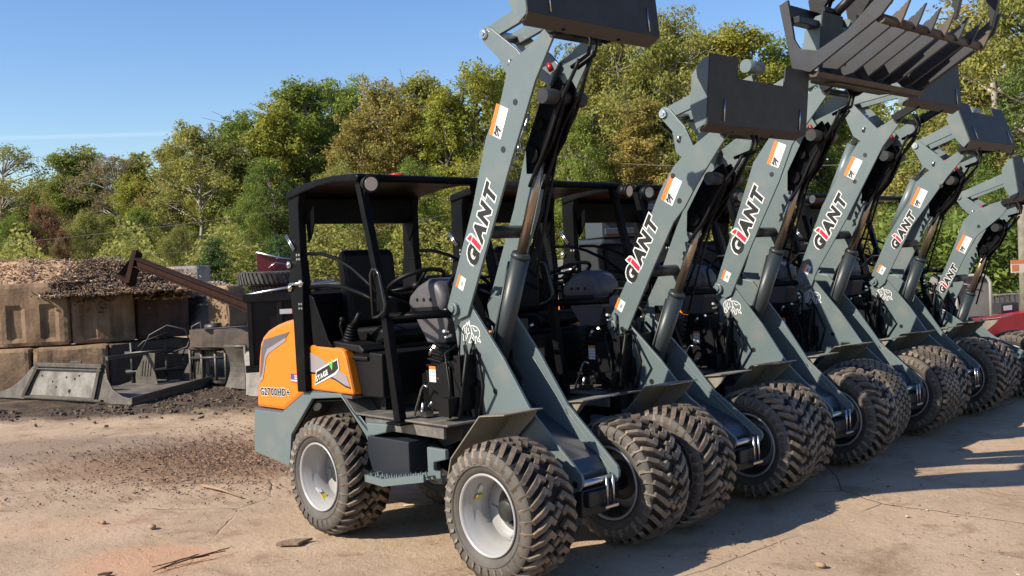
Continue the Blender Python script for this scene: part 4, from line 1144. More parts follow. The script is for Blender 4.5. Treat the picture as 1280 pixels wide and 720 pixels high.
block(205, 249, 21.0, 21.0, 1.2, 2.03, CONL, 'pale grey block standing on the rubble behind the leaning beam', False, .8)
block(282, 306, 16.9, 17.2, .9, 1.62, CON, 'tan block end on, beside the gravel heap', False, .6)
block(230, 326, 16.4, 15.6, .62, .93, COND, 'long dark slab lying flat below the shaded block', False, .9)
block(299, 330, 14.6, 14.4, -.05, .66, CONL, 'pale upright slab touching the tail of the orange hood', False, .25)
block(10, 92, 19.2, 19.4, 1.78, 2.02, CONL, 'thin pale slab lying on top of the chip pile at the left', False, .5)
# heap of wood waste behind / over the blocks
RUBB = [mat('rubble_tan', (.50, .33, .19), .9, col2=(.33, .20, .115), scale=9, bump=.6, bscale=20), mat('rubble_dark', (.10, .066, .046), .9, bump=.6, bscale=20), mat('rubble_mid', (.24, .155, .095), .9, bump=.6, bscale=20), mat('rubble_pale', (.48, .40, .32), .9)]
def heap(px0, px1, prof, dep0, dep1, name, mt, z0=1.5):
    m = MB(); nx_, ny_ = 90, 24; vs = []
    for i in range(nx_ + 1):
        u = i / nx_; px = px0 + (px1 - px0) * u
        hz = prof[0][1]
        for (a, ha), (b, hb) in zip(prof, prof[1:]):
            if a <= px <= b: hz = ha + (hb - ha) * (px - a) / (b - a)
        if px > prof[-1][0]: hz = prof[-1][1]
        for j in range(ny_ + 1):
            v = j / ny_; dep = dep0 + (dep1 - dep0) * v; p = ground_at(px, dep)
            k = math.sin(min(1, v * 1.9) * math.pi / 2) if v < .53 else math.cos((v - .53) / .47 * math.pi / 2)
            q = Vector((p.x, p.y, 0))
            z = z0 + (hz - z0) * k + .10 * noise.noise(q * 1.6) * (.3 + k) + .06 * noise.noise(q * 5)
            vs.append((p.x, p.y, z))
    fs = [(i * (ny_ + 1) + j, (i + 1) * (ny_ + 1) + j, (i + 1) * (ny_ + 1) + j + 1, i * (ny_ + 1) + j + 1) for i in range(nx_) for j in range(ny_)]
    m.add(vs, fs, True); return m, vs
m, hv = heap(-160, 235, [(-160, 2.25), (0, 2.22), (60, 2.22), (100, 2.12), (150, 2.10), (170, 2.02), (200, 1.95), (235, 1.75)], 17.6, 22.5, 'h', None, 1.45)
ob = tagged('rubble_heap', m, RUBB[0], 'long heap of tan wood chips and soil piled behind the concrete blocks', 'rubble heap'); ob['kind'] = 'stuff'
rg = random.Random(11); m = MB()
def litter(p, s, mt):
    m.m = mt; a = Vector((rg.uniform(-1, 1), rg.uniform(-1, 1), rg.uniform(-.5, .5))).normalized(); b = a.cross(Vector((rg.uniform(-1, 1), rg.uniform(-1, 1), 1))).normalized(); c = a.cross(b)
    l, w_, t = s * rg.uniform(.6, 2.2), s * rg.uniform(.25, .6), s * .15; p = Vector(p)
    vs = [p + a * x * l * rg.uniform(.7, 1.1) / 2 + b * y * w_ / 2 + c * z * t for x in (-1, 1) for y in (-1, 1) for z in (-1, 1)]
    m.add(vs, [(0, 1, 3, 2), (4, 6, 7, 5), (0, 4, 5, 1), (2, 3, 7, 6), (0, 2, 6, 4), (1, 5, 7, 3)])
for i in range(14000):
    v = Vector(rg.choice(hv)); p = v + Vector((rg.gauss(0, .12), rg.gauss(0, .12), .02))
    litter(p, rg.uniform(.015, .06), rg.choices((0, 1, 2, 3), (8, .15, 1.2, 1.6))[0])
ob = tagged('wood_waste', m, RUBB, 'pale chips and splinters strewn over the top of the rubble heap', 'wood waste'); ob['kind'] = 'stuff'
m = MB()
dm, dv = heap(55, 235, [(55, 1.70), (85, 1.86), (108, 2.08), (125, 2.20), (150, 2.10), (165, 2.0), (200, 1.80), (235, 1.50)], 16.9, 19.0, 'h', None, 1.55)
ob = tagged('dark_mulch_heap', dm, RUBB[1], 'dark mulch heap spilling over the upper blocks below the leaning beam', 'mulch heap'); ob['kind'] = 'stuff'
m = MB()
for i in range(11000):
    v = Vector(rg.choice(dv)); p = v + Vector((rg.gauss(0, .1), rg.gauss(0, .1), .03)); litter(p, rg.uniform(.015, .06), rg.choices((0, 1, 2, 3), (2, 4, 5, .6))[0])
for i in range(900):   # spill hanging over the front of the blocks
    u = rg.random(); px = 60 + 150 * u; q = ground_at(px, 17.0 + .9 * max(0, (px - 80) / 140)); z = 1.80 - abs(rg.gauss(0, .18)) * (1 if px > 85 else .5)
    litter((q.x, q.y, z), rg.uniform(.02, .06), rg.choice((1, 1, 2)))
ob = tagged('mulch_litter', m, RUBB, 'dark bark strips and sticks hanging over the face of the blocks', 'mulch'); ob['kind'] = 'stuff'
# gravel heap
m, gv = heap(235, 300, [(235, 1.15), (255, 1.6), (268, 1.62), (280, 1.5), (300, 1.1)], 17.9, 20.5, 'h', None, .75)
ob = tagged('gravel_heap', m, mat('gravel_grey', (.17, .15, .135), .9, col2=(.10, .09, .08), scale=6, bump=.5, bscale=30), 'grey gravel heap between the leaning beam and the tan block', 'gravel heap'); ob['kind'] = 'stuff'
m = MB()
for i in range(1500):
    v = Vector(rg.choice([q for q in gv[len(gv) // 3:] if q[2] > 1.25])); litter(v + Vector((rg.gauss(0, .1), rg.gauss(0, .1), .02)), rg.uniform(.02, .05), rg.choice((0, 3, 3)))
ob = tagged('loose_gravel', m, RUBB, 'tan loose stones on the crest of the gravel heap', 'gravel'); ob['kind'] = 'stuff'
# leaning rusty beam
RUST = mat('rusty_steel', (.034, .014, .009), .85, spec=.1, col2=(.018, .011, .009), scale=6, bump=.2, bscale=30)
bmr = thing('steel_beam', 'long rusty steel beam leaning down from the rubble heap to the black trailer', 'steel beam')
a = spot(166, 15.9, 326); b = spot(322, 12.9, 386)
def beam(m, a, b, w_, h_, t):
    d = (b - a).normalized(); s = d.cross(Vector((0, 0, 1))).normalized(); u = s.cross(d)
    rot = Matrix((d, s, u)).transposed(); L_ = (b - a).length; c = (a + b) / 2
    m.box(c, (L_, w_, t), rot); m.box(c + u * (h_ / 2), (L_, w_, t), rot) if 0 else None
    m.box(c + u * h_ / 2, (L_, w_, t), rot); m.box(c - u * h_ / 2, (L_, w_, t), rot); m.box(c, (L_ * .999, t, h_ - t * 1.05), rot)
m = MB(); d = (b - a).normalized(); s_ = d.cross(Vector((0, 0, 1))).normalized(); u_ = s_.cross(d); rot = Matrix((d, s_, u_)).transposed(); LL = (b - a).length; cc = (a + b) / 2
for q in (-1, 1): m.box(cc + u_ * q * .062, (LL, .13, .016), rot)
m.box(cc, (LL * .998, .016, .108), rot)
part('flange_beam', m, RUST, bmr, .003)
m = MB(); p0 = spot(150, 15.8, 345); p1 = spot(172, 15.9, 318); p2 = spot(162, 15.7, 352)
for (q0, q1, w_) in ((p0, p1, .10), (p2 + Vector((0, 0, -.05)), p1 + Vector((0, 0, .04)), .16), (p0, p2, .06)):
    d = (q1 - q0).normalized(); s_ = d.cross(Vector((0, 0, 1))).normalized(); u_ = s_.cross(d); m.box((q0 + q1) / 2, ((q1 - q0).length, .09, w_), Matrix((d, s_, u_)).transposed())
part('end_bracket', m, RUST, bmr, .004)

# ------------------------------------------------------------------ steel attachments in front of the blocks
ATT = mat('worn_attachment_steel', (.13, .112, .092), .55, metal=.2, col2=(.06, .05, .042), scale=4, thr=(.4, .65), bump=.1, bscale=40)
ATL = mat('bare_worn_panel', (.29, .265, .235), .45, metal=.3, col2=(.14, .12, .10), scale=3.5, thr=(.42, .62))
ATD = mat('black_attachment_steel', (.022, .022, .024), .5, col2=(.05, .045, .04), scale=6)
P0 = gpt(-6, 498); P1 = gpt(166, 508.5); P3 = gpt(266, 481)
ex = (P1 - P0); W_ = ex.length; ex.normalize(); ey = (P3 - P1); D_ = ey.length; ey.normalize()
att = thing('tray_attachment', 'low grey steel attachment with a framed end panel and flat tray, before the blocks', 'loader attachment')
def T(a, b, z): return P0 + ex * a + ey * b + Vector((0, 0, z))
def plate(m, pts, dirv, t):
    n = len(pts); vs = [Vector(p) for p in pts] + [Vector(p) + dirv * t for p in pts]
    m.add(vs, [tuple(range(n)), tuple(range(2 * n - 1, n - 1, -1))] + [(i, i + n, (i + 1) % n + n, (i + 1) % n) for i in range(n)])
lean = .22
def PF(a, h): return T(a * W_, lean * h, h)
m = MB(); plate(m, [PF(0, .02), PF(1, .02), PF(1, .10), PF(.93, .13), PF(.86, .22), PF(.82, .36), PF(.80, .54), PF(.79, .56), PF(.30, .56), PF(.27, .50), PF(.20, .32), PF(.12, .18), PF(.04, .11), PF(0, .08)], ey, .03)
part('end_panel', m, ATT, att, .004)
m = MB(); plate(m, [PF(.28, .09) - ey * .004, PF(.735, .09) - ey * .004, PF(.745, .47) - ey * .004, PF(.33, .47) - ey * .004], -ey, .006); part('bare_panel', m, ATL, att)
m = MB()
def rail(q0, q1, w_, t): 
    d = (q1 - q0).normalized(); s_ = d.cross(ey).normalized(); u_ = s_.cross(d); m.box((q0 + q1) / 2, ((q1 - q0).length, w_, t), Matrix((d, s_, u_)).transposed())
rail(PF(.30, .55) - ey * .03, PF(.79, .55) - ey * .03, .06, .05); rail(PF(.30, .49) - ey * .035, PF(.79, .49) - ey * .035, .02, .05); rail(PF(.22, .06) - ey * .03, PF(.80, .06) - ey * .03, .03, .05)
rail(PF(.235, .06) - ey * .045, PF(.33, .53) - ey * .045, .05, .05); rail(PF(.745, .06) - ey * .045, PF(.775, .53) - ey * .045, .05, .05)
part('panel_frame', m, ATT, att, .004)
m = MB()
for a_, h_ in ((.36, .38), (.54, .37), (.60, .35), (.44, .30), (.57, .17), (.47, .22), (.63, .40)):
    q = PF(a_, h_) - ey * .0125; m.cyl(q, q - ey * .003, .017 if a_ not in (.57,) else .03, 10)
part('bolt_hole', m, LETB, att)
m = MB(); plate(m, [T(W_ * .62, .12, .03), T(W_, 0, .03), T(W_, D_, .03), T(W_ * .45, D_, .03)], Vector((0, 0, 1)), .03)
part('tray_floor', m, ATL, att)
m = MB(); plate(m, [T(W_, -.01, .0), T(W_, D_, .0), T(W_, D_, .15), T(W_, -.01, .13)], -ex, .03); part('tray_rim', m, ATT, att, .004)
for (fx, fy, s_) in ((.52, .55, .9), (.72, D_ - .55, .9), (.98, D_ - .05, 1)):
    q = T(W_ * fx, D_ * .0 + fy, .06)
    m = MB(); dz = Vector((0, 0, 1)); dv_ = -ex
    o0 = q
    pts = [o0, o0 + dv_ * .72, o0 + dv_ * .62 + dz * .10, o0 + dv_ * .42 + dz * .36 * s_, o0 + dv_ * .30 + dz * .56 * s_, o0 + dv_ * .03 + dz * .56 * s_, o0 + dv_ * .07 + dz * .25 * s_, o0 + dv_ * .03 + dz * .1]
    plate(m, pts, ey, .025); g_ = part('gusset_plate', m, ATT, att, .003)
    m = MB()
    for k in range(4):
        c = o0 + dv_ * (.17 + .07 * k) + dz * (.12 + 0 * k) - ey * .003
        plate(m, [c, c + dv_ * .02, c + dv_ * (.02 - .06) + dz * .26, c + dv_ * (-.06) + dz * .26], -ey, .003)
    part('gusset_slot', m, LETB, g_)
m = MB(); q = T(W_ * .25, D_ + .05, .50); q2 = T(W_ * 1.0, D_ + .05, .56); rail(q, q2, .07, .08); rail(T(W_ * .55, D_ * .45, .55), T(W_ * .72, D_ + .02, .57), .06, .06); rail(T(W_ * .97, D_, .1), T(W_ * .97, D_, .56), .05, .05); part('top_rail', m, ATT, att)
# pile of black frames behind it
att2 = thing('fork_frame', 'black open fork frame with upright posts standing behind the tray attachment', 'loader attachment')
m = MB()
A = ground_at(232, 16.6); B = ground_at(276, 16.2)
for f, z0, z1 in ((0, 0, .62), (.33, 0, .60), (.72, 0, .60), (1, 0, .64)):
    q = A.lerp(B, f); m.tube([q + Vector((0, 0, z0)), q + Vector((0, 0, z1))], .028, 4)
part('upright', m, ATT, att2)
m = MB(); m.tube([A + Vector((0, 0, .60)), B + Vector((0, 0, .62))], .04, 4); m.tube([A + Vector((0, 0, .44)), B + Vector((0, 0, .47))], .03, 4); m.tube([A + Vector((0, 0, .05)), B + Vector((0, 0, .05))], .05, 4); part('cross_rail', m, ATD, att2)
m = MB(); C_ = ground_at(238, 16.8)
m.tube([C_ + Vector((0, 0, .6)), C_ + RH * -.02 + Vector((0, 0, .95)), C_ + RH * .12 + Vector((0, 0, 1.03)), C_ + RH * .16 + Vector((0, 0, .6))], .03, 8)
m.cyl(C_ + RH * .2 + Vector((0, 0, .92)), C_ + RH * .46 + Vector((0, 0, .94)), .07, 14); m.tube([C_ + RH * .25 + Vector((0, 0, .6)), C_ + RH * .58 + Vector((0, 0, .98))], .018, 8)
m.tube([C_ + RH * -.35 + Vector((0, 0, .55)), C_ + RH * -.12 + Vector((0, 0, .62)), C_ + RH * -.06 + Vector((0, 0, .8))], .014, 8)
part('hydraulic_clamp', m, ATD, att2)
bl = thing('dozer_blade', 'dark curved blade standing upright at the left of the pale slab', 'blade')
m = MB(); A = ground_at(276, 15.6); B = ground_at(300, 15.2)
pts = []
for k in range(9):
    t = k / 8; pts.append((-.10 * math.sin(t * math.pi), .05 + .62 * t))
d = (B - A).normalized(); pr = d.cross(Vector((0, 0, 1)))
top = [A + pr * x + Vector((0, 0, z)) for x, z in pts]; m_vs = top + [p + (B - A) * 1.05 for p in top] + [p + pr * .03 for p in top] + [p + (B - A) * 1.05 + pr * .03 for p in top]
fs = []
for k in range(8): fs += [(k, k + 1, k + 10, k + 9), (18 + k, 27 + k, 28 + k, 19 + k), (k, 18 + k, 19 + k, k + 1), (9 + k, 10 + k, 28 + k, 27 + k)]
m.add(m_vs, fs); part('blade_face', m, ATT, bl)
m = MB(); m.tube([A + Vector((0, 0, .68)), B + (B - A) * .05 + Vector((0, 0, .70))], .035, 4); m.tube([B + (B - A) * .05 + Vector((0, 0, .0)), B + (B - A) * .05 + Vector((0, 0, .72))], .03, 4); part('blade_edge', m, ATT, bl)
pf = thing('pallet_fork_frame', 'low black frame of bars and hoses lying against the shaded blocks', 'loader attachment')
m = MB(); A = ground_at(150, 16.7); B = ground_at(236, 17.0)
m.tube([A + Vector((0, 0, .55)), B + Vector((0, 0, .58))], .05, 4); m.tube([A + Vector((0, 0, .25)), B + Vector((0, 0, .25))], .04, 4)
for f in (.1, .35, .6, .85): q = A.lerp(B, f); m.tube([q, q + Vector((0, 0, .75 - .15 * f))], .03, 4)
part('cross_rail', m, ATD, pf)
m = MB(); q = A.lerp(B, .2)
m.tube([q + Vector((0, 0, .5)), q + RH * .2 + Vector((0, 0, .85)), q + RH * .5 + Vector((0, 0, 1.0)), q + RH * .8 + Vector((0, 0, .92)), q + RH * .9 + Vector((0, 0, .6))], .014, 8)
m.tube([q + RH * -.2 + Vector((0, 0, .5)), q + RH * .1 + Vector((0, 0, .75)), q + RH * .5 + Vector((0, 0, .88))], .012, 8); part('hydraulic_hose', m, ATD, pf)

# ------------------------------------------------------------------ black dump trailer with spare tyres
tr = thing('dump_trailer', 'black steel dump trailer with a reflective stripe, parked behind the nearest loader', 'trailer')
TB = mat('trailer_black', (.006, .006, .007), .45, col2=(.013, .012, .011), scale=4, spec=.25)
A = ground_at(306, 12.6); B = ground_at(600, 13.2); d = (B - A).normalized(); n_ = Vector((-d.y, d.x, 0));
if n_.dot(FH) < 0: n_ = -n_
LT = (B - A).length; ang = math.atan2(d.y, d.x)
rotT = Matrix((d, n_, Vector((0, 0, 1)))).transposed()
def tb(m, x0, x1, y0, y1, z0, z1): m.box(A + d * (x0 + x1) / 2 + n_ * (y0 + y1) / 2 + Vector((0, 0, (z0 + z1) / 2)), (x1 - x0, abs(y1 - y0), z1 - z0), rotT)
m = MB(); tb(m, 0, LT, 0, .05, .62, 1.50); tb(m, 0, LT, 1.75, 1.8, .62, 1.50); tb(m, 0, .05, .05, 1.75, .62, 1.50); tb(m, LT - .05, LT, .05, 1.75, .62, 1.5); tb(m, 0.05, LT - .05, .05, 1.75, .62, .70)
part('box', m, TB, tr, .005)
m = MB(); tb(m, -.05, LT + .05, -.06, -.001, 1.44, 1.54)
for k in range(9): tb(m, k * LT / 8.05, k * LT / 8.05 + .06, -.05, -.001, .62, 1.44)
tb(m, -.05, LT + .05, -.05, -.001, .55, .64); tb(m, .1, LT, .2, .35, .40, .56); tb(m, .1, LT, 1.4, 1.55, .40, .56)
part('side_rail', m, TB, tr, .004)
m = MB(); 
for k, x in enumerate((.55, .70, .85, 1.0, 1.15, 1.30)):
    m.m = k % 2; tb(m, x - .15, x, -.068, -.062, 1.27, 1.33)
part('reflective_stripe', m, [WHITE, LETR], tr)
m = MB(); p = A + Vector((0, 0, 1.58)) + n_ * .25; m.tube([p + d * .85, p + d * 1.5, p + d * (LT - .3)], .095, 14); part('rolled_tarp', m, VINYL, tr)
m = MB(); m.tube([A + d * -.05 + Vector((0, 0, 1.52)), A + d * .5 - n_ * .05 + Vector((0, 0, 1.60)), A + d * 1.1 - n_ * .05 + Vector((0, 0, 1.66))], .018, 8); part('tarp_arm', m, STEEL, tr)
for x in (.95, 1.85):
    c = A + d * x + n_ * .15 + Vector((0, 0, .36)); w_ = link('wheel', None, tr); w_.location = c; w_.rotation_euler = (0, 0, ang)
    m = MB(); m.lathe_y([(-.10, .20), (-.12, .25), (-.12, .31), (-.09, .35), (.09, .35), (.12, .31), (.12, .25), (.10, .20)], n=32); part('tyre', m, RUB, w_)
    m = MB(); m.lathe_y([(-.10, .20), (-.05, .18), (-.04, .0)], n=24); part('rim', m, RIM, w_)
FT = mat('flat_tyre_rubber', (.045, .042, .038), .8, col2=(.10, .09, .08), scale=8)
def flat_tyre(c, lab, rr=.40, hh=.22):
    t = thing('spare_tyre', lab, 'tyre', c, (R(90), 0, 0), 'spare tyres lying on the trailer')
    m = MB(); m.lathe_y([(-hh / 2, .24), (-hh / 2 - .0, .33), (-hh * .42, rr - .02), (-hh * .3, rr), (hh * .3, rr), (hh * .42, rr - .02), (hh / 2, .33), (hh / 2, .24)], n=64); part('carcass', m, FT, t)
    m = MB()
    for k in range(46):
        a = 2 * math.pi * k / 46
        for s in (-1, 1):
            q = [(rr + .014, .0), (rr + .014, hh * .42), (rr - .01, hh * .5)]
            vs = []
            for i, (r_, y) in enumerate(q):
                for da in (-.035, .035): vs.append((r_ * math.cos(a + da + i * .05 * s), s * y, r_ * math.sin(a + da + i * .05 * s)))
            vs += [(.985 * x if i > -1 else x, y, .985 * z) for i, (x, y, z) in enumerate(vs)]
            m.add([Vector(v) for v in vs], [(0, 1, 3, 2), (2, 3, 5, 4), (0, 2, 8, 6), (1, 7, 9, 3), (2, 4, 10, 8), (3, 9, 11, 5), (0, 6, 7, 1), (4, 5, 11, 10)])
    part('tread', m, FT, t)
flat_tyre(A + d * .40 + n_ * .45 + Vector((0, 0, 1.53 + .045)), 'lower tyre of the two lying flat on the black trailer', .38, .12)
flat_tyre(A + d * .30 + n_ * .42 + Vector((0, 0, 1.53 + .115 + .085)), 'upper, larger tyre of the two lying flat on the black trailer', .42, .17)
m = MB(); q = A + d * .10 + n_ * 1.0
plate(m, [q + Vector((0, 0, 1.5)), q + d * .60 + Vector((0, 0, 1.5)), q + d * .60 + Vector((0, 0, 1.93)), q + d * .35 + Vector((0, 0, 1.98)), q + d * .0 + Vector((0, 0, 2.08)), q + Vector((0, 0, 2.04))], n_, .05)
mp = thing('mower_deck', 'dark red sheet steel guard behind the tyres on the trailer', 'steel guard'); part('guard_plate', m, mat('dark_red_paint', (.16, .012, .02), .4), mp, .004)
m = MB(); m.tube([q + Vector((0, 0, 2.08)) - n_ * .02, q + d * .35 + Vector((0, 0, 1.985)) - n_ * .02, q + d * .62 + Vector((0, 0, 1.94)) - n_ * .02], .016, 8); m.tube([q + d * .15 - n_ * .02 + Vector((0, 0, 1.86)), q + d * .25 - n_ * .02 + Vector((0, 0, 1.93)), q + d * .40 - n_ * .02 + Vector((0, 0, 1.90))], .012, 6); part('guard_edge', m, STEEL, mp)

# ------------------------------------------------------------------ dark tractor seen between the second and third loader
tc_ = thing('tractor', 'dark tractor with louvres and an emblem, seen through the canopy of the second loader', 'tractor')
A = ground_at(752, 11.4); B = ground_at(836, 11.6); d = (B - A).normalized(); n_ = Vector((-d.y, d.x, 0))
if n_.dot(FH) < 0: n_ = -n_
rotT = Matrix((d, n_, Vector((0, 0, 1)))).transposed(); LT = (B - A).length
TK = mat('tractor_dark', (.03, .032, .034), .4); TK2 = mat('tractor_slate', (.06, .075, .095), .35)
m = MB(); tb(m, 0, LT, 0, 1.2, .7, 2.02); part('hood', m, TK, tc_, .04)
m = MB()
for k in range(4): tb(m, .05, LT - .05, -.03, -.002, 2.04 + k * .13 + .02, 2.04 + k * .13 + .09)
tb(m, .02, LT, .0, .6, 2.03, 2.50); tb(m, .3, LT - .05, -.02, -.003, 1.55, 1.85)
part('louvre', m, TK2, tc_, .01)
m = MB(); cx = A + d * .22 - n_ * .002 + Vector((0, 0, 1.86))
rp = []
for k in range(25):
    a = 2 * math.pi * k / 24; rp.append(((abs(math.cos(a)) ** .6) * math.copysign(.09, math.cos(a)), (abs(math.sin(a)) ** .6) * math.copysign(.065, math.sin(a))))
stroke(m, rp, .012, cx, d, Vector((0, 0, 1)), -n_, .002); stroke(m, [(-.04, -.02), (-.01, .01), (.03, .0), (.05, .03)], .014, cx, d, Vector((0, 0, 1)), -n_, .002)
letters(m, 'DEERE', cx + d * -.11 + Vector((0, 0, -.16)), d, Vector((0, 0, 1)), -n_, .07, .002, 0, 0, .002)
part('emblem', m, mat('emblem_grey', (.10, .105, .11), .5), tc_)
m = MB(); tb(m, .2, .45, -.06, .1, 1.2, 1.5); tb(m, LT * .2, LT, -.01, 1, .3, .72); part('fender', m, TK, tc_, .02)
for x, lab in ((.15, 0), (.95, 1)):
    c = A + d * x + n_ * .5 + Vector((0, 0, .42)); w_ = link('wheel', None, tc_); w_.location = c; w_.rotation_euler = (0, 0, math.atan2(n_.y, n_.x))
    m = MB(); m.lathe_y([(-.12, .2), (-.14, .3), (-.12, .4), (0, .42), (.12, .4), (.14, .3), (.12, .2)], n=32); part('tyre', m, RUB, w_)
# pale container behind
m = MB(); A = ground_at(690, 15); B = ground_at(768, 15); d = (B - A).normalized(); n_ = Vector((-d.y, d.x, 0)); rotT = Matrix((d, n_, Vector((0, 0, 1)))).transposed(); LT = (B - A).length
wt = thing('water_tank', 'pale grey block of stacked panels behind the canopy of the second loader', 'panels')
for k in range(5): tb(m, .02 * (k % 2), LT - .02 * (k % 3), 0, .8, .02 + k * .36, .36 + k * .36)
part('stacked_panel', m, CONL, wt, .01)

# ------------------------------------------------------------------ right: red trailer, fence, canopy frame, pole, sign
RED = mat('red_trailer_paint', (.42, .018, .03), .38, col2=(.34, .015, .025), scale=4)
rt = thing('red_implement', 'red painted steel implement with a sloping beam behind the sixth loader', 'trailer')
A = ground_at(1196, 15.5); B = ground_at(1420, 16.4); d = (B - A).normalized(); n_ = Vector((-d.y, d.x, 0))
if n_.dot(FH) < 0: n_ = -n_
def zz(py, px, dep): return spot(px, dep, py).z
m = MB()
zt0 = zz(402, 1200, 15.5); zt1 = zz(388, 1280, 15.8); zb = zz(412, 1216, 15.5)
plate(m, [A + Vector((0, 0, zt0)), A + d * .42 + Vector((0, 0, zt0 - .45)), A + d * .8 + Vector((0, 0, zt0 - .45)), A + d * .8 + Vector((0, 0, zt0 - .2)), A + d * 2.4 + Vector((0, 0, zt0 - .25)), A + d * 2.4 + Vector((0, 0, zt0 + .17)), A + d * .62 + Vector((0, 0, zt0 + .02))], n_, .25)
part('side_beam', m, RED, rt, .006)
m = MB(); q = A + d * .55 - n_ * .12
m.add([q + Vector((0, 0, zt0 - .42)), q + d * .30 + Vector((0, 0, zt0 - .42)), q + d * .24 + Vector((0, 0, zt0 - .15)), q + n_ * .12 + d * .3 + Vector((0, 0, zt0 - .40))], [(0, 1, 2), (1, 3, 2), (0, 2, 3)]); part('corner_gusset', m, RED, rt)
m = MB(); m.m = 0; plate(m, [A + d * .30 - n_ * .003 + Vector((0, 0, zt0 - .34)), A + d * .45 - n_ * .003 + Vector((0, 0, zt0 - .34)), A + d * .43 - n_ * .003 + Vector((0, 0, zt0 - .12)), A + d * .26 - n_ * .003 + Vector((0, 0, zt0 - .12))], -n_, .004); part('white_decal', m, WHITE, rt)
m = MB(); plate(m, [A + d * 1.0 + Vector((0, 0, zt0 - .42)), A + d * 1.0 + Vector((0, 0, zt0 - .25)), A + d * 2.3 + Vector((0, 0, zt0 - .25)), A + d * 2.3 + Vector((0, 0, zt0 - .42))], n_, .2); 
for x in (.7, 1.5, 2.2): m.cyl(A + d * x + n_ * .12 + Vector((0, 0, .0)), A + d * x + n_ * .12 + Vector((0, 0, zt0 - .3)), .05, 10)
part('lower_frame', m, ATD, rt)
m = MB(); q = A + d * 1.05 + n_ * .3; plate(m, [q + Vector((0, 0, zt0 + .04)), q + d * .35 + Vector((0, 0, zt0 + .05)), q + d * .35 + Vector((0, 0, zt0 + .22)), q + Vector((0, 0, zt0 + .21))], n_, .2); part('control_box', m, TK, rt, .01)
m = MB(); q = q + d * .05 - n_ * .003; plate(m, [q + Vector((0, 0, zt0 + .10)), q + d * .16 + Vector((0, 0, zt0 + .105)), q + d * .16 + Vector((0, 0, zt0 + .18)), q + Vector((0, 0, zt0 + .175))], -n_, .003); part('box_label', m, WHITE, rt)
# board fence
FEN = mat('weathered_fence', (.42, .38, .32), .85, col2=(.28, .25, .21), scale=6)
fc = thing('board_fence', 'weathered pale board fence in front of the trees at the right', 'fence')
A = ground_at(1130, 21.5); B = ground_at(1500, 24); d = (B - A).normalized(); n_ = Vector((-d.y, d.x, 0)); LT = (B - A).length; rotT = Matrix((d, n_, Vector((0, 0, 1)))).transposed()
m = MB(); k = 0; x = 0
while x < LT:
    tb(m, x, x + .105, 0, .02, .0, .58 + .012 * math.sin(k * 7.3)); x += .14; k += 1
part('fence_board', m, FEN, fc)
m = MB(); tb(m, 0, LT, .022, .07, .12, .18); tb(m, 0, LT, .022, .07, .44, .50); tb(m, 0, LT, -.03, .08, .602, .63)
for k in range(6): tb(m, k * LT / 5.01, k * LT / 5.01 + .1, .075, .17, 0, .62)
part('fence_rail', m, FEN, fc)
# rounded grey canopy (covered trailer)
cv = thing('covered_cart', 'small cart with a rounded grey cover in front of the board fence', 'cart')
A = ground_at(1195, 18.2); B = ground_at(1237, 18.2); d = (B - A).normalized(); n_ = FH
wd = (B - A).length; zt = zz(344, 1222, 18.2)
prof = [(0, .4), (0, zt - .12), (.04, zt - .04), (.12, zt), (wd - .14, zt), (wd - .05, zt - .05), (wd, zt - .14), (wd, .4)]
m = MB(); vs = [A + d * x + Vector((0, 0, z)) for x, z in prof]; vs2 = [v + n_ * 1.2 for v in vs]
m.add(vs + vs2, [(i, i + 1, i + 9, i + 8) for i in range(7)], False); m.add([v + n_ * .05 for v in vs], [tuple(range(8))])
part('cover', m, mat('grey_tarp', (.20, .19, .18), .7, col2=(.15, .14, .13), scale=3), cv)
m = MB(); m.tube(vs, .03, 8); m.tube([vs[1], A + d * wd * .6 + Vector((0, 0, 1.0))], .012, 6); part('cover_frame', m, mat('pale_tube', (.45, .44, .42), .5), cv)
m = MB(); plate(m, [A + d * -.05 + Vector((0, 0, .3)), B + d * .05 + Vector((0, 0, .3)), B + d * .05 + Vector((0, 0, .45)), A + d * -.05 + Vector((0, 0, .45))], n_, 1.2); part('cart_bed', m, ATD, cv)
# pole and sign
PW = mat('weathered_pole', (.24, .22, .16), .9, col2=(.15, .14, .11), scale=8, bump=.3)
po = thing('utility_pole', 'thick weathered wooden pole at the right edge of the picture', 'pole', ground_at(1281, 17))
m = MB(); m.cyl((0, 0, 0), (0, 0, 2.9), .10, 14, .09); part('pole_shaft', m, PW, po)
sg = thing('roadside_sign', 'orange and white board sign fixed beside the pole at the right edge', 'sign')
A = ground_at(1264, 16.6); B = ground_at(1300, 16.6); z0, z1 = zz(341, 1270, 16.6), zz(328, 1270, 16.6); d = (B - A).normalized()
m = MB(); plate(m, [A + Vector((0, 0, z0)), B + Vector((0, 0, z0)), B + Vector((0, 0, z1)), A + Vector((0, 0, z1))], FH, .02); part('board', m, mat('sign_cream', (.68, .58, .5), .6), sg)
m = MB(); plate(m, [A - FH * .003 + Vector((0, 0, z1 - .02)), B - FH * .003 + Vector((0, 0, z1 - .02)), B - FH * .003 + Vector((0, 0, z1 + .04)), A - FH * .003 + Vector((0, 0, z1 + .04))], FH, .022); plate(m, [A - FH * .004 + d * .01 + Vector((0, 0, z0 + .03)), A - FH * .004 + d * .12 + Vector((0, 0, z0 + .03)), A - FH * .004 + d * .12 + Vector((0, 0, z1 - .04)), A - FH * .004 + d * .01 + Vector((0, 0, z1 - .04))], FH, .002); part('orange_band', m, mat('sign_orange', (.62, .2, .08), .5), sg)
m = MB(); m.cyl(A + d * .25 + FH * .04, A + d * .25 + FH * .04 + Vector((0, 0, z1)), .025, 8); part('sign_post', m, PW, sg)
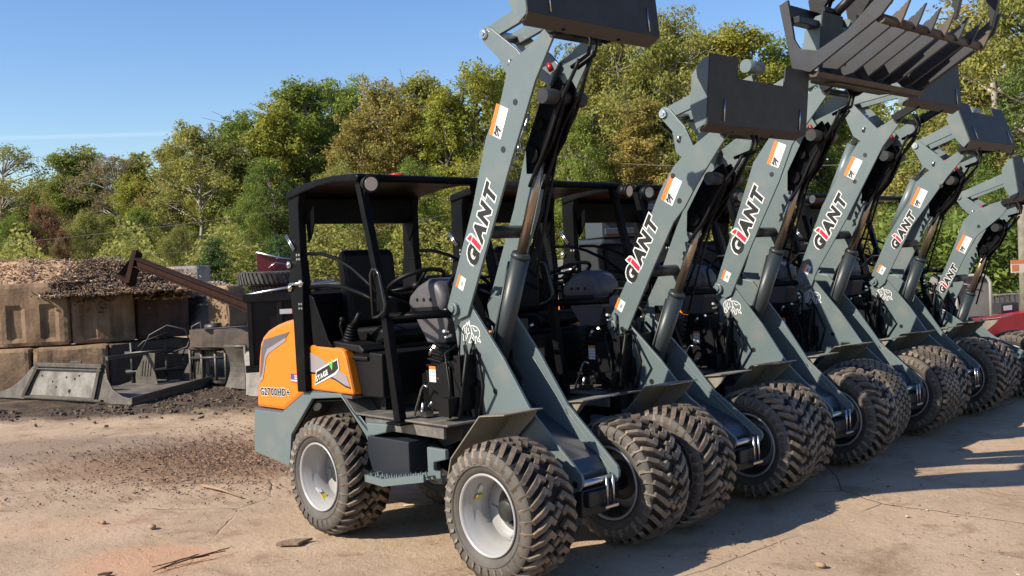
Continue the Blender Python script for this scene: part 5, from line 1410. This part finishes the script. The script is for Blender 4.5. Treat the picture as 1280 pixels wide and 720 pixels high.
# distant utility pole and wires
p2 = ground_at(717, 38)
po = thing('utility_pole', 'slim distant utility pole rising against the trees between the first two arms', 'pole', p2)
zt = zz(180, 717, 38)
m = MB(); m.cyl((0, 0, 0), (0, 0, zt), .14, 12, .10); part('pole_shaft', m, PW, po)
m = MB(); m.cyl((RH * .18 + Vector((0, 0, zt - 1.1)))[:], (RH * .18 + Vector((0, 0, zt - .5)))[:], .11, 12); m.box((0, 0, zt - .45), (.9, .1, .1), Matrix.Rotation(blk_rot, 3, 'Z')); part('transformer', m, mat('pole_hardware', (.3, .31, .32), .5), po)
WIRE = mat('wire', (.30, .29, .27), .6)
def wire(q, lab, r=.006, sag=.5):
    a, b = q; pts = [a.lerp(b, i / 16) - Vector((0, 0, sag * 4 * (i / 16) * (1 - i / 16))) for i in range(17)]
    m = MB(); m.tube(pts, r, 5); tagged('overhead_wire', m, WIRE, lab, 'wire', 'overhead wires in front of the trees')
wire((p2 + Vector((0, 0, zt - .5)), spot(-200, 30, 320)), 'upper overhead wire crossing the trees from the distant pole to the left edge')
wire((p2 + Vector((0, 0, zt - 1.4)), spot(120, 25, 322)), 'lower overhead wire running down to the left in front of the evergreen')
wire((p2 + Vector((0, 0, zt - .6)), spot(1400, 30, 175)), 'overhead wire running right from the distant pole behind the arms')
wire((p2 + Vector((0, 0, zt - 1.5)), spot(1400, 30, 290)), 'lowest overhead wire at the right, behind the fifth arm')

# ------------------------------------------------------------------ trees
def leaf_mat(name, cols, trans=.42):
    m = bpy.data.materials.new(name); m.use_nodes = True; n = m.node_tree; b = n.nodes['Principled BSDF']; L = n.links.new
    oi = n.nodes.new('ShaderNodeObjectInfo'); geo = n.nodes.new('ShaderNodeNewGeometry'); tc = n.nodes.new('ShaderNodeTexCoord')
    no = n.nodes.new('ShaderNodeTexNoise'); no.inputs['Scale'].default_value = .45; no.inputs['Detail'].default_value = 4; L(geo.outputs['Position'], no.inputs['Vector'])
    a = n.nodes.new('ShaderNodeMath'); a.operation = 'MULTIPLY_ADD'; L(geo.outputs['Random Per Island'], a.inputs[0]); a.inputs[1].default_value = .45; a.inputs[2].default_value = -.22
    c = n.nodes.new('ShaderNodeMath'); c.operation = 'ADD'; L(no.outputs['Fac'], c.inputs[0]); L(a.outputs[0], c.inputs[1])
    cols = [tuple(x_ * .88 for x_ in q_) for q_ in cols]; rp = n.nodes.new('ShaderNodeValToRGB'); L(c.outputs[0], rp.inputs[0])
    e = rp.color_ramp.elements; ks = len(cols)
    e[0].position = .28; e[0].color = (*cols[0], 1); e[1].position = .74; e[1].color = (*cols[-1], 1)
    for i, q in enumerate(cols[1:-1]): x = e.new(.28 + .46 * (i + 1) / (ks - 1)); x.color = (*q, 1)
    L(rp.outputs[0], b.inputs['Base Color']); b.inputs['Roughness'].default_value = .65; b.inputs['Specular IOR Level'].default_value = .25
    tr_ = n.nodes.new('ShaderNodeBsdfTranslucent'); L(rp.outputs[0], tr_.inputs[0]); mx = n.nodes.new('ShaderNodeMixShader'); mx.inputs[0].default_value = trans
    o = n.nodes['Material Output']; L(b.outputs[0], mx.inputs[1]); L(tr_.outputs[0], mx.inputs[2]); L(mx.outputs[0], o.inputs[0])
    return m
LM = {
 'green': leaf_mat('green_leaves', [(.15, .21, .04), (.23, .30, .05), (.33, .38, .07)]),
 'olive': leaf_mat('olive_leaves', [(.21, .235, .06), (.31, .32, .08), (.42, .39, .10)]),
 'yellow': leaf_mat('yellow_green_leaves', [(.21, .26, .04), (.34, .36, .055), (.48, .42, .07)]),
 'gold': leaf_mat('gold_brown_leaves', [(.27, .25, .07), (.37, .31, .08), (.46, .36, .095)]),
 'brown': leaf_mat('brown_leaves', [(.23, .17, .10), (.31, .24, .13), (.33, .29, .12)]),
 'red': leaf_mat('red_leaves', [(.20, .11, .06), (.27, .12, .075), (.27, .23, .08)]),
 'dark': leaf_mat('dark_green_leaves', [(.10, .155, .035), (.15, .22, .045), (.23, .30, .06)]),
 'ever': leaf_mat('evergreen_needles', [(.025, .075, .018), (.055, .13, .028), (.10, .19, .045)], .15)}
TBK = mat('trunk_bark', (.20, .17, .14), .9, col2=(.11, .09, .07), scale=6)
TBP = mat('pale_trunk_bark', (.42, .38, .33), .85, col2=(.25, .22, .18), scale=6)
def crown_mesh(seed, H, Wd, base, n, leaf, kind):
    """leaf clumps carried on limbs; returns (limb builder, crown mesh builder)"""
    rg = random.Random(seed); tk = MB(); cr = MB()
    tw_ = [Vector((0, 0, 0))]
    for i in range(7): q = tw_[-1]; tw_.append(q + Vector((rg.gauss(0, .012 * H), rg.gauss(0, .012 * H), H * .125)))
    tk.tube(tw_, H * .016, 8, True, H * .004)
    clumps = []
    nc = 72 if kind != 'sparse' else 40
    for i in range(nc):
        f = rg.random() ** .8; z = base + (H - base) * f
        if kind == 'round': rr = Wd * (math.sin(math.pi * min(1, .16 + .80 * f)) ** .7)
        elif kind == 'tall': rr = Wd * .8 * (1 - .72 * f ** 1.6) * (.6 + .4 * min(1, f * 5))
        elif kind == 'cone': rr = Wd * (1.02 - f)
        else: rr = Wd * (math.sin(math.pi * min(1, .2 + .76 * f)) ** .6)
        a = rg.uniform(0, 6.283); k = rr * (rg.random() ** .45)
        c = Vector((k * math.cos(a), k * math.sin(a), z)); s = Wd * rg.uniform(.15, .30) * (1.1 - .4 * f)
        clumps.append((c, s))
        t0 = max(.12, (z - .35 * k - H * .05) / H); idx = min(6.99, t0 * 8); b = tw_[int(idx)].lerp(tw_[int(idx) + 1], idx % 1)
        mid = b.lerp(c, .5) + Vector((rg.gauss(0, .05), rg.gauss(0, .05), .06)) * H * .4 * .2
        tk.tube([b, mid, c], H * .0048, 5, False, H * .0015)
        for q in range(3): tk.tube([mid.lerp(c, .4), c + Vector((rg.gauss(0, s), rg.gauss(0, s), rg.gauss(0, s * .7)))], H * .0017, 4, False, H * .0007)
    tot = sum(s ** 2 for c, s in clumps)
    for c, s in clumps:
        k = int(n * s * s / tot)
        sub = [(c + Vector((rg.gauss(0, s * .62), rg.gauss(0, s * .62), rg.gauss(0, s * .5))), s * rg.uniform(.3, .6)) for _ in range(9)]
        for i in range(k):
            cc_, ss = rg.choice(sub)
            v = Vector((rg.gauss(0, 1), rg.gauss(0, 1), rg.gauss(0, .8))); v = v.normalized() * (rg.random() ** .5) * ss * 1.5
            p = cc_ + v; nn = (v.normalized() * .6 + Vector((rg.gauss(0, .6), rg.gauss(0, .6), rg.gauss(0, .6) + .35))).normalized()
            u = nn.cross(Vector((rg.gauss(0, 1), rg.gauss(0, 1), rg.gauss(0, 1)))).normalized(); w2 = nn.cross(u)
            l = leaf * rg.uniform(.6, 1.35); q = l * rg.uniform(.35, .6)
            cr.add([p - u * l * .5, p + w2 * q * .5 - u * l * .05, p + u * l * .5 + nn * l * .1, p - w2 * q * .5 + u * l * .05], [(0, 1, 2, 3)])
    return tk, cr
VAR = {}
for key, args in {'round': (21, 10, 3.0, 1.5, 38000, .145, 'round'), 'round2': (22, 10, 2.7, 1.0, 34000, .14, 'round'), 'tall': (23, 10, 2.4, 1.0, 32000, .14, 'tall'), 'tall2': (27, 10, 2.1, .8, 30000, .14, 'tall'),
                  'sparse': (24, 10, 2.4, 2.0, 12000, .125, 'sparse'), 'cone': (25, 10, 2.6, .3, 26000, .14, 'cone'), 'wide': (26, 10, 3.8, 1.2, 46000, .14, 'round')}.items():
    tk, cr = crown_mesh(*args); VAR[key] = (tk.mesh('trunk', TBK), cr.mesh('crown', LM['green']))
def tree(px, dep, topy, var, col, wf, label, base_z=0, pale=False, nm='tree'):
    p = ground_at(px, dep, base_z); H = zz(topy, px, dep) - base_z; s = H / 10
    t = thing(nm, label, 'tree', p, (0, 0, (px * 1.7) % 6.28), 'trees behind the yard')
    for nme, me in (('trunk', VAR[var][0]), ('crown', VAR[var][1])):
        o = link(nme, me, t); o.scale = (s * wf, s * wf, s)
        o.material_slots[0].link = 'OBJECT'; o.material_slots[0].material = (TBP if pale else TBK) if nme == 'trunk' else LM[col]
names = {'green': 'green', 'olive': 'olive green', 'yellow': 'yellow-green', 'gold': 'golden brown', 'brown': 'brownish half bare', 'red': 'reddish', 'dark': 'dark green', 'ever': 'evergreen'}
TREES = [ # px, depth, top y, variant, colour, width factor, label
 (-40, 56, 215, 'round', 'olive', 1.3, 'olive tree cut by the left edge of the picture'),
 (24, 52, 192, 'sparse', 'olive', 1.25, 'thin airy olive tree nearest the left edge, sky showing through'),
 (62, 60, 232, 'round2', 'olive', 1.3, 'low olive tree right of the airy one at the left'),
 (88, 56, 196, 'tall', 'green', 1.25, 'narrow green tree with a pointed top at the left'),
 (118, 57, 190, 'round2', 'olive', 1.0, 'olive tree with a ragged double top, left of the bare brown tree'),
 (140, 52, 205, 'sparse', 'brown', 1.3, 'half bare brown tree with visible limbs'),
 (172, 56, 192, 'tall2', 'yellow', 1.0, 'slim yellow tree poking up behind the bare brown tree'),
 (168, 50, 232, 'round', 'yellow', .95, 'round yellow-green tree in the left part of the wood'),
 (196, 50, 236, 'round', 'gold', .9, 'golden brown low crown beside the large feathery olive tree'),
 (176, 44, 262, 'round2', 'green', .85, 'bright green bushy tree above the leaning beam'),
 (222, 54, 187, 'tall', 'gold', 1.0, 'tall golden tree behind the feathery olive tree'),
 (256, 47, 166, 'round', 'olive', 1.15, 'large feathery olive tree with pale trunks, left of the canopy'),
 (292, 52, 178, 'tall', 'olive', 1.0, 'olive tree between the feathery one and the dark green one'),
 (318, 50, 150, 'round2', 'green', 1.2, 'green tree above the tail of the nearest loader'),
 (352, 47, 128, 'tall2', 'yellow', 1.3, 'tall yellow-green tree left of the canopy'),
 (388, 50, 112, 'tall', 'green', 1.3, 'tall green tree just left above the canopy roof'),
 (340, 43, 205, 'round2', 'dark', 1.0, 'dark green tree low behind the left canopy post'),
 (432, 54, 108, 'round', 'green', .95, 'green top above the middle of the nearest canopy'),
 (452, 46, 150, 'round2', 'gold', .9, 'ochre tree right above the nearest canopy roof'),
 (492, 47, 112, 'round', 'gold', .85, 'golden tree with a rounded top above the nearest canopy'),
 (530, 50, 104, 'tall', 'olive', 1.15, 'olive tree between the golden tree and the nearest arm'),
 (565, 45, 108, 'tall2', 'yellow', 1.15, 'yellow-green tree just left of the nearest arm'),
 (600, 47, 90, 'round2', 'yellow', 1.0, 'bright yellow-green tree directly behind the nearest arm'),
 (650, 52, 95, 'tall', 'green', 1.2, 'green tree showing between the plates of the nearest arm'),
 (700, 45, 82, 'tall2', 'olive', 1.2, 'olive tree right of the nearest arm, behind the distant pole'),
 (742, 46, 62, 'round', 'olive', .85, 'tall olive tree left of the brownish giant'),
 (790, 44, 44, 'round2', 'olive', 1.0, 'highest brownish olive tree left of the second arm'),
 (846, 42, 24, 'round', 'olive', .85, 'very tall olive brown tree behind the lever of the second arm'),
 (728, 38, 150, 'round2', 'green', .8, 'lower bright green tree in front of the tall olive ones'),
 (800, 38, 130, 'tall', 'gold', 1.2, 'ochre tree low behind the second arm'),
 (885, 46, 50, 'round', 'olive', .85, 'olive tree with rounded top left of the grapple'),
 (935, 45, 46, 'tall', 'yellow', 1.3, 'yellow-green tree directly left of the grapple'),
 (985, 46, 58, 'round2', 'green', .9, 'green tree behind the left side of the grapple'),
 (1040, 48, 120, 'tall2', 'olive', 1.1, 'thin olive tree under the grapple'),
 (1090, 46, 118, 'round2', 'yellow', .85, 'yellow-green tree seen between the third and fourth arms'),
 (1140, 44, 150, 'round', 'green', .8, 'green tree seen between the fourth and fifth arms'),
 (1180, 36, 120, 'round2', 'dark', 1.0, 'dark green tree under the right end of the grapple'),
 (1215, 34, 40, 'tall', 'olive', 1.3, 'tall olive tree with sky gaps right of the grapple claws'),
 (1262, 33, -10, 'sparse', 'gold', 1.5, 'tall open golden tree at the right edge'),
 (1300, 30, -30, 'round', 'olive', .9, 'large olive tree cut by the right edge'),
 (1240, 29, 150, 'round2', 'dark', 1.0, 'dark green tree behind the fifth attach plate'),
 (1180, 30, 235, 'wide', 'green', .8, 'low green tree behind the sixth arm'),
 (1262, 28, 225, 'wide', 'dark', .75, 'dark low tree over the board fence'),
 (985, 40, 190, 'round', 'olive', .9, 'low olive tree between the third and fourth arms'),
 (1080, 38, 215, 'wide', 'olive', .75, 'low olive tree behind the fourth arm'),
 (900, 40, 140, 'round2', 'green', .9, 'green tree behind the second attach plate'),
 (620, 40, 190, 'wide', 'olive', .9, 'low olive tree behind the canopy of the second loader'),
 (520, 40, 205, 'wide', 'green', .8, 'low green tree seen through the nearest canopy'),
 (430, 40, 210, 'wide', 'olive', .8, 'low olive tree seen through the left of the nearest canopy'),
 (60, 45, 262, 'round', 'red', .9, 'small reddish tree in the left part of the wood'),
 (80, 42, 290, 'round2', 'red', .6, 'small bright red bush tree above the rubble heap'),
 (110, 44, 268, 'wide', 'olive', .8, 'low olive tree over the rubble heap'),
 (20, 44, 272, 'wide', 'green', .8, 'low green tree over the left end of the rubble heap'),
 (228, 42, 285, 'wide', 'olive', .8, 'low olive tree above the leaning beam'),
 (-90, 50, 240, 'wide', 'olive', 1.0, 'wide olive tree just outside the left edge'),
 (310, 38, 250, 'wide', 'green', .7, 'low green tree above the flat tyres'),
 (1340, 26, 60, 'wide', 'dark', .9, 'dark tree outside the right edge'),
]
for i, t in enumerate(TREES): tree(*t, pale=(t[0] in (24, 140, 256, 846, 1262)))
tree(268, 24, 302, 'cone', 'ever', 1.35, 'small dense evergreen bush beside the pale block, left of the flat tyres', 0, False, 'evergreen_bush')
tree(350, 24, 300, 'cone', 'ever', 1.5, 'small evergreen right behind the left canopy post', 0, False, 'evergreen_bush')
# undergrowth and the wood behind, too dense to count
def thicket(name, label, pxs, dep, zf, n, leaf, col, seed):
    rg = random.Random(seed); m = MB()
    for i in range(n):
        px = rg.uniform(*pxs); dp = rg.uniform(*dep); p = ground_at(px, dp); top = zf(px) * (1 + .25 * noise.noise(Vector((px * .03, dp * .1, 0))))
        z = top * rg.random() ** .8; p.z = z
        nn = Vector((rg.gauss(0, 1), rg.gauss(0, 1), rg.gauss(0, 1) + .4)).normalized(); u = nn.cross(Vector((rg.gauss(0, 1), rg.gauss(0, 1), 1))).normalized(); w2 = nn.cross(u); l = leaf * rg.uniform(.6, 1.4)
        m.add([p - u * l * .5, p + w2 * l * .25, p + u * l * .5, p - w2 * l * .25], [(0, 1, 2, 3)])
    o = link(name, m.mesh(name, LM[col]), label=label, cat='undergrowth', kind='stuff')
thicket('undergrowth', 'tangled green undergrowth at the foot of the trees', (-150, 1450), (34, 44), lambda px: 3.0 + .8 * math.sin(px * .05), 85000, .145, 'olive', 31)
thicket('undergrowth', 'dark leafy shrubs behind the board fence', (1100, 1450), (25, 29), lambda px: 2.4, 14000, .18, 'dark', 32)
SKY_Y = [(-200, 245), (0, 235), (60, 238), (165, 226), (240, 200), (300, 185), (370, 150), (450, 145), (560, 135), (620, 118), (700, 95), (840, 60), (985, 90), (1100, 140), (1200, 80), (1500, 20)]
def skyz(px):
    for (a, ya), (b, yb) in zip(SKY_Y, SKY_Y[1:]):
        if a <= px <= b: return zz(ya + (yb - ya) * (px - a) / (b - a), px, 62)
    return 6
thicket('distant_wood', 'dense distant wood closing the gaps behind the tree line', (-200, 1500), (58, 70), skyz, 130000, .34, 'olive', 33)
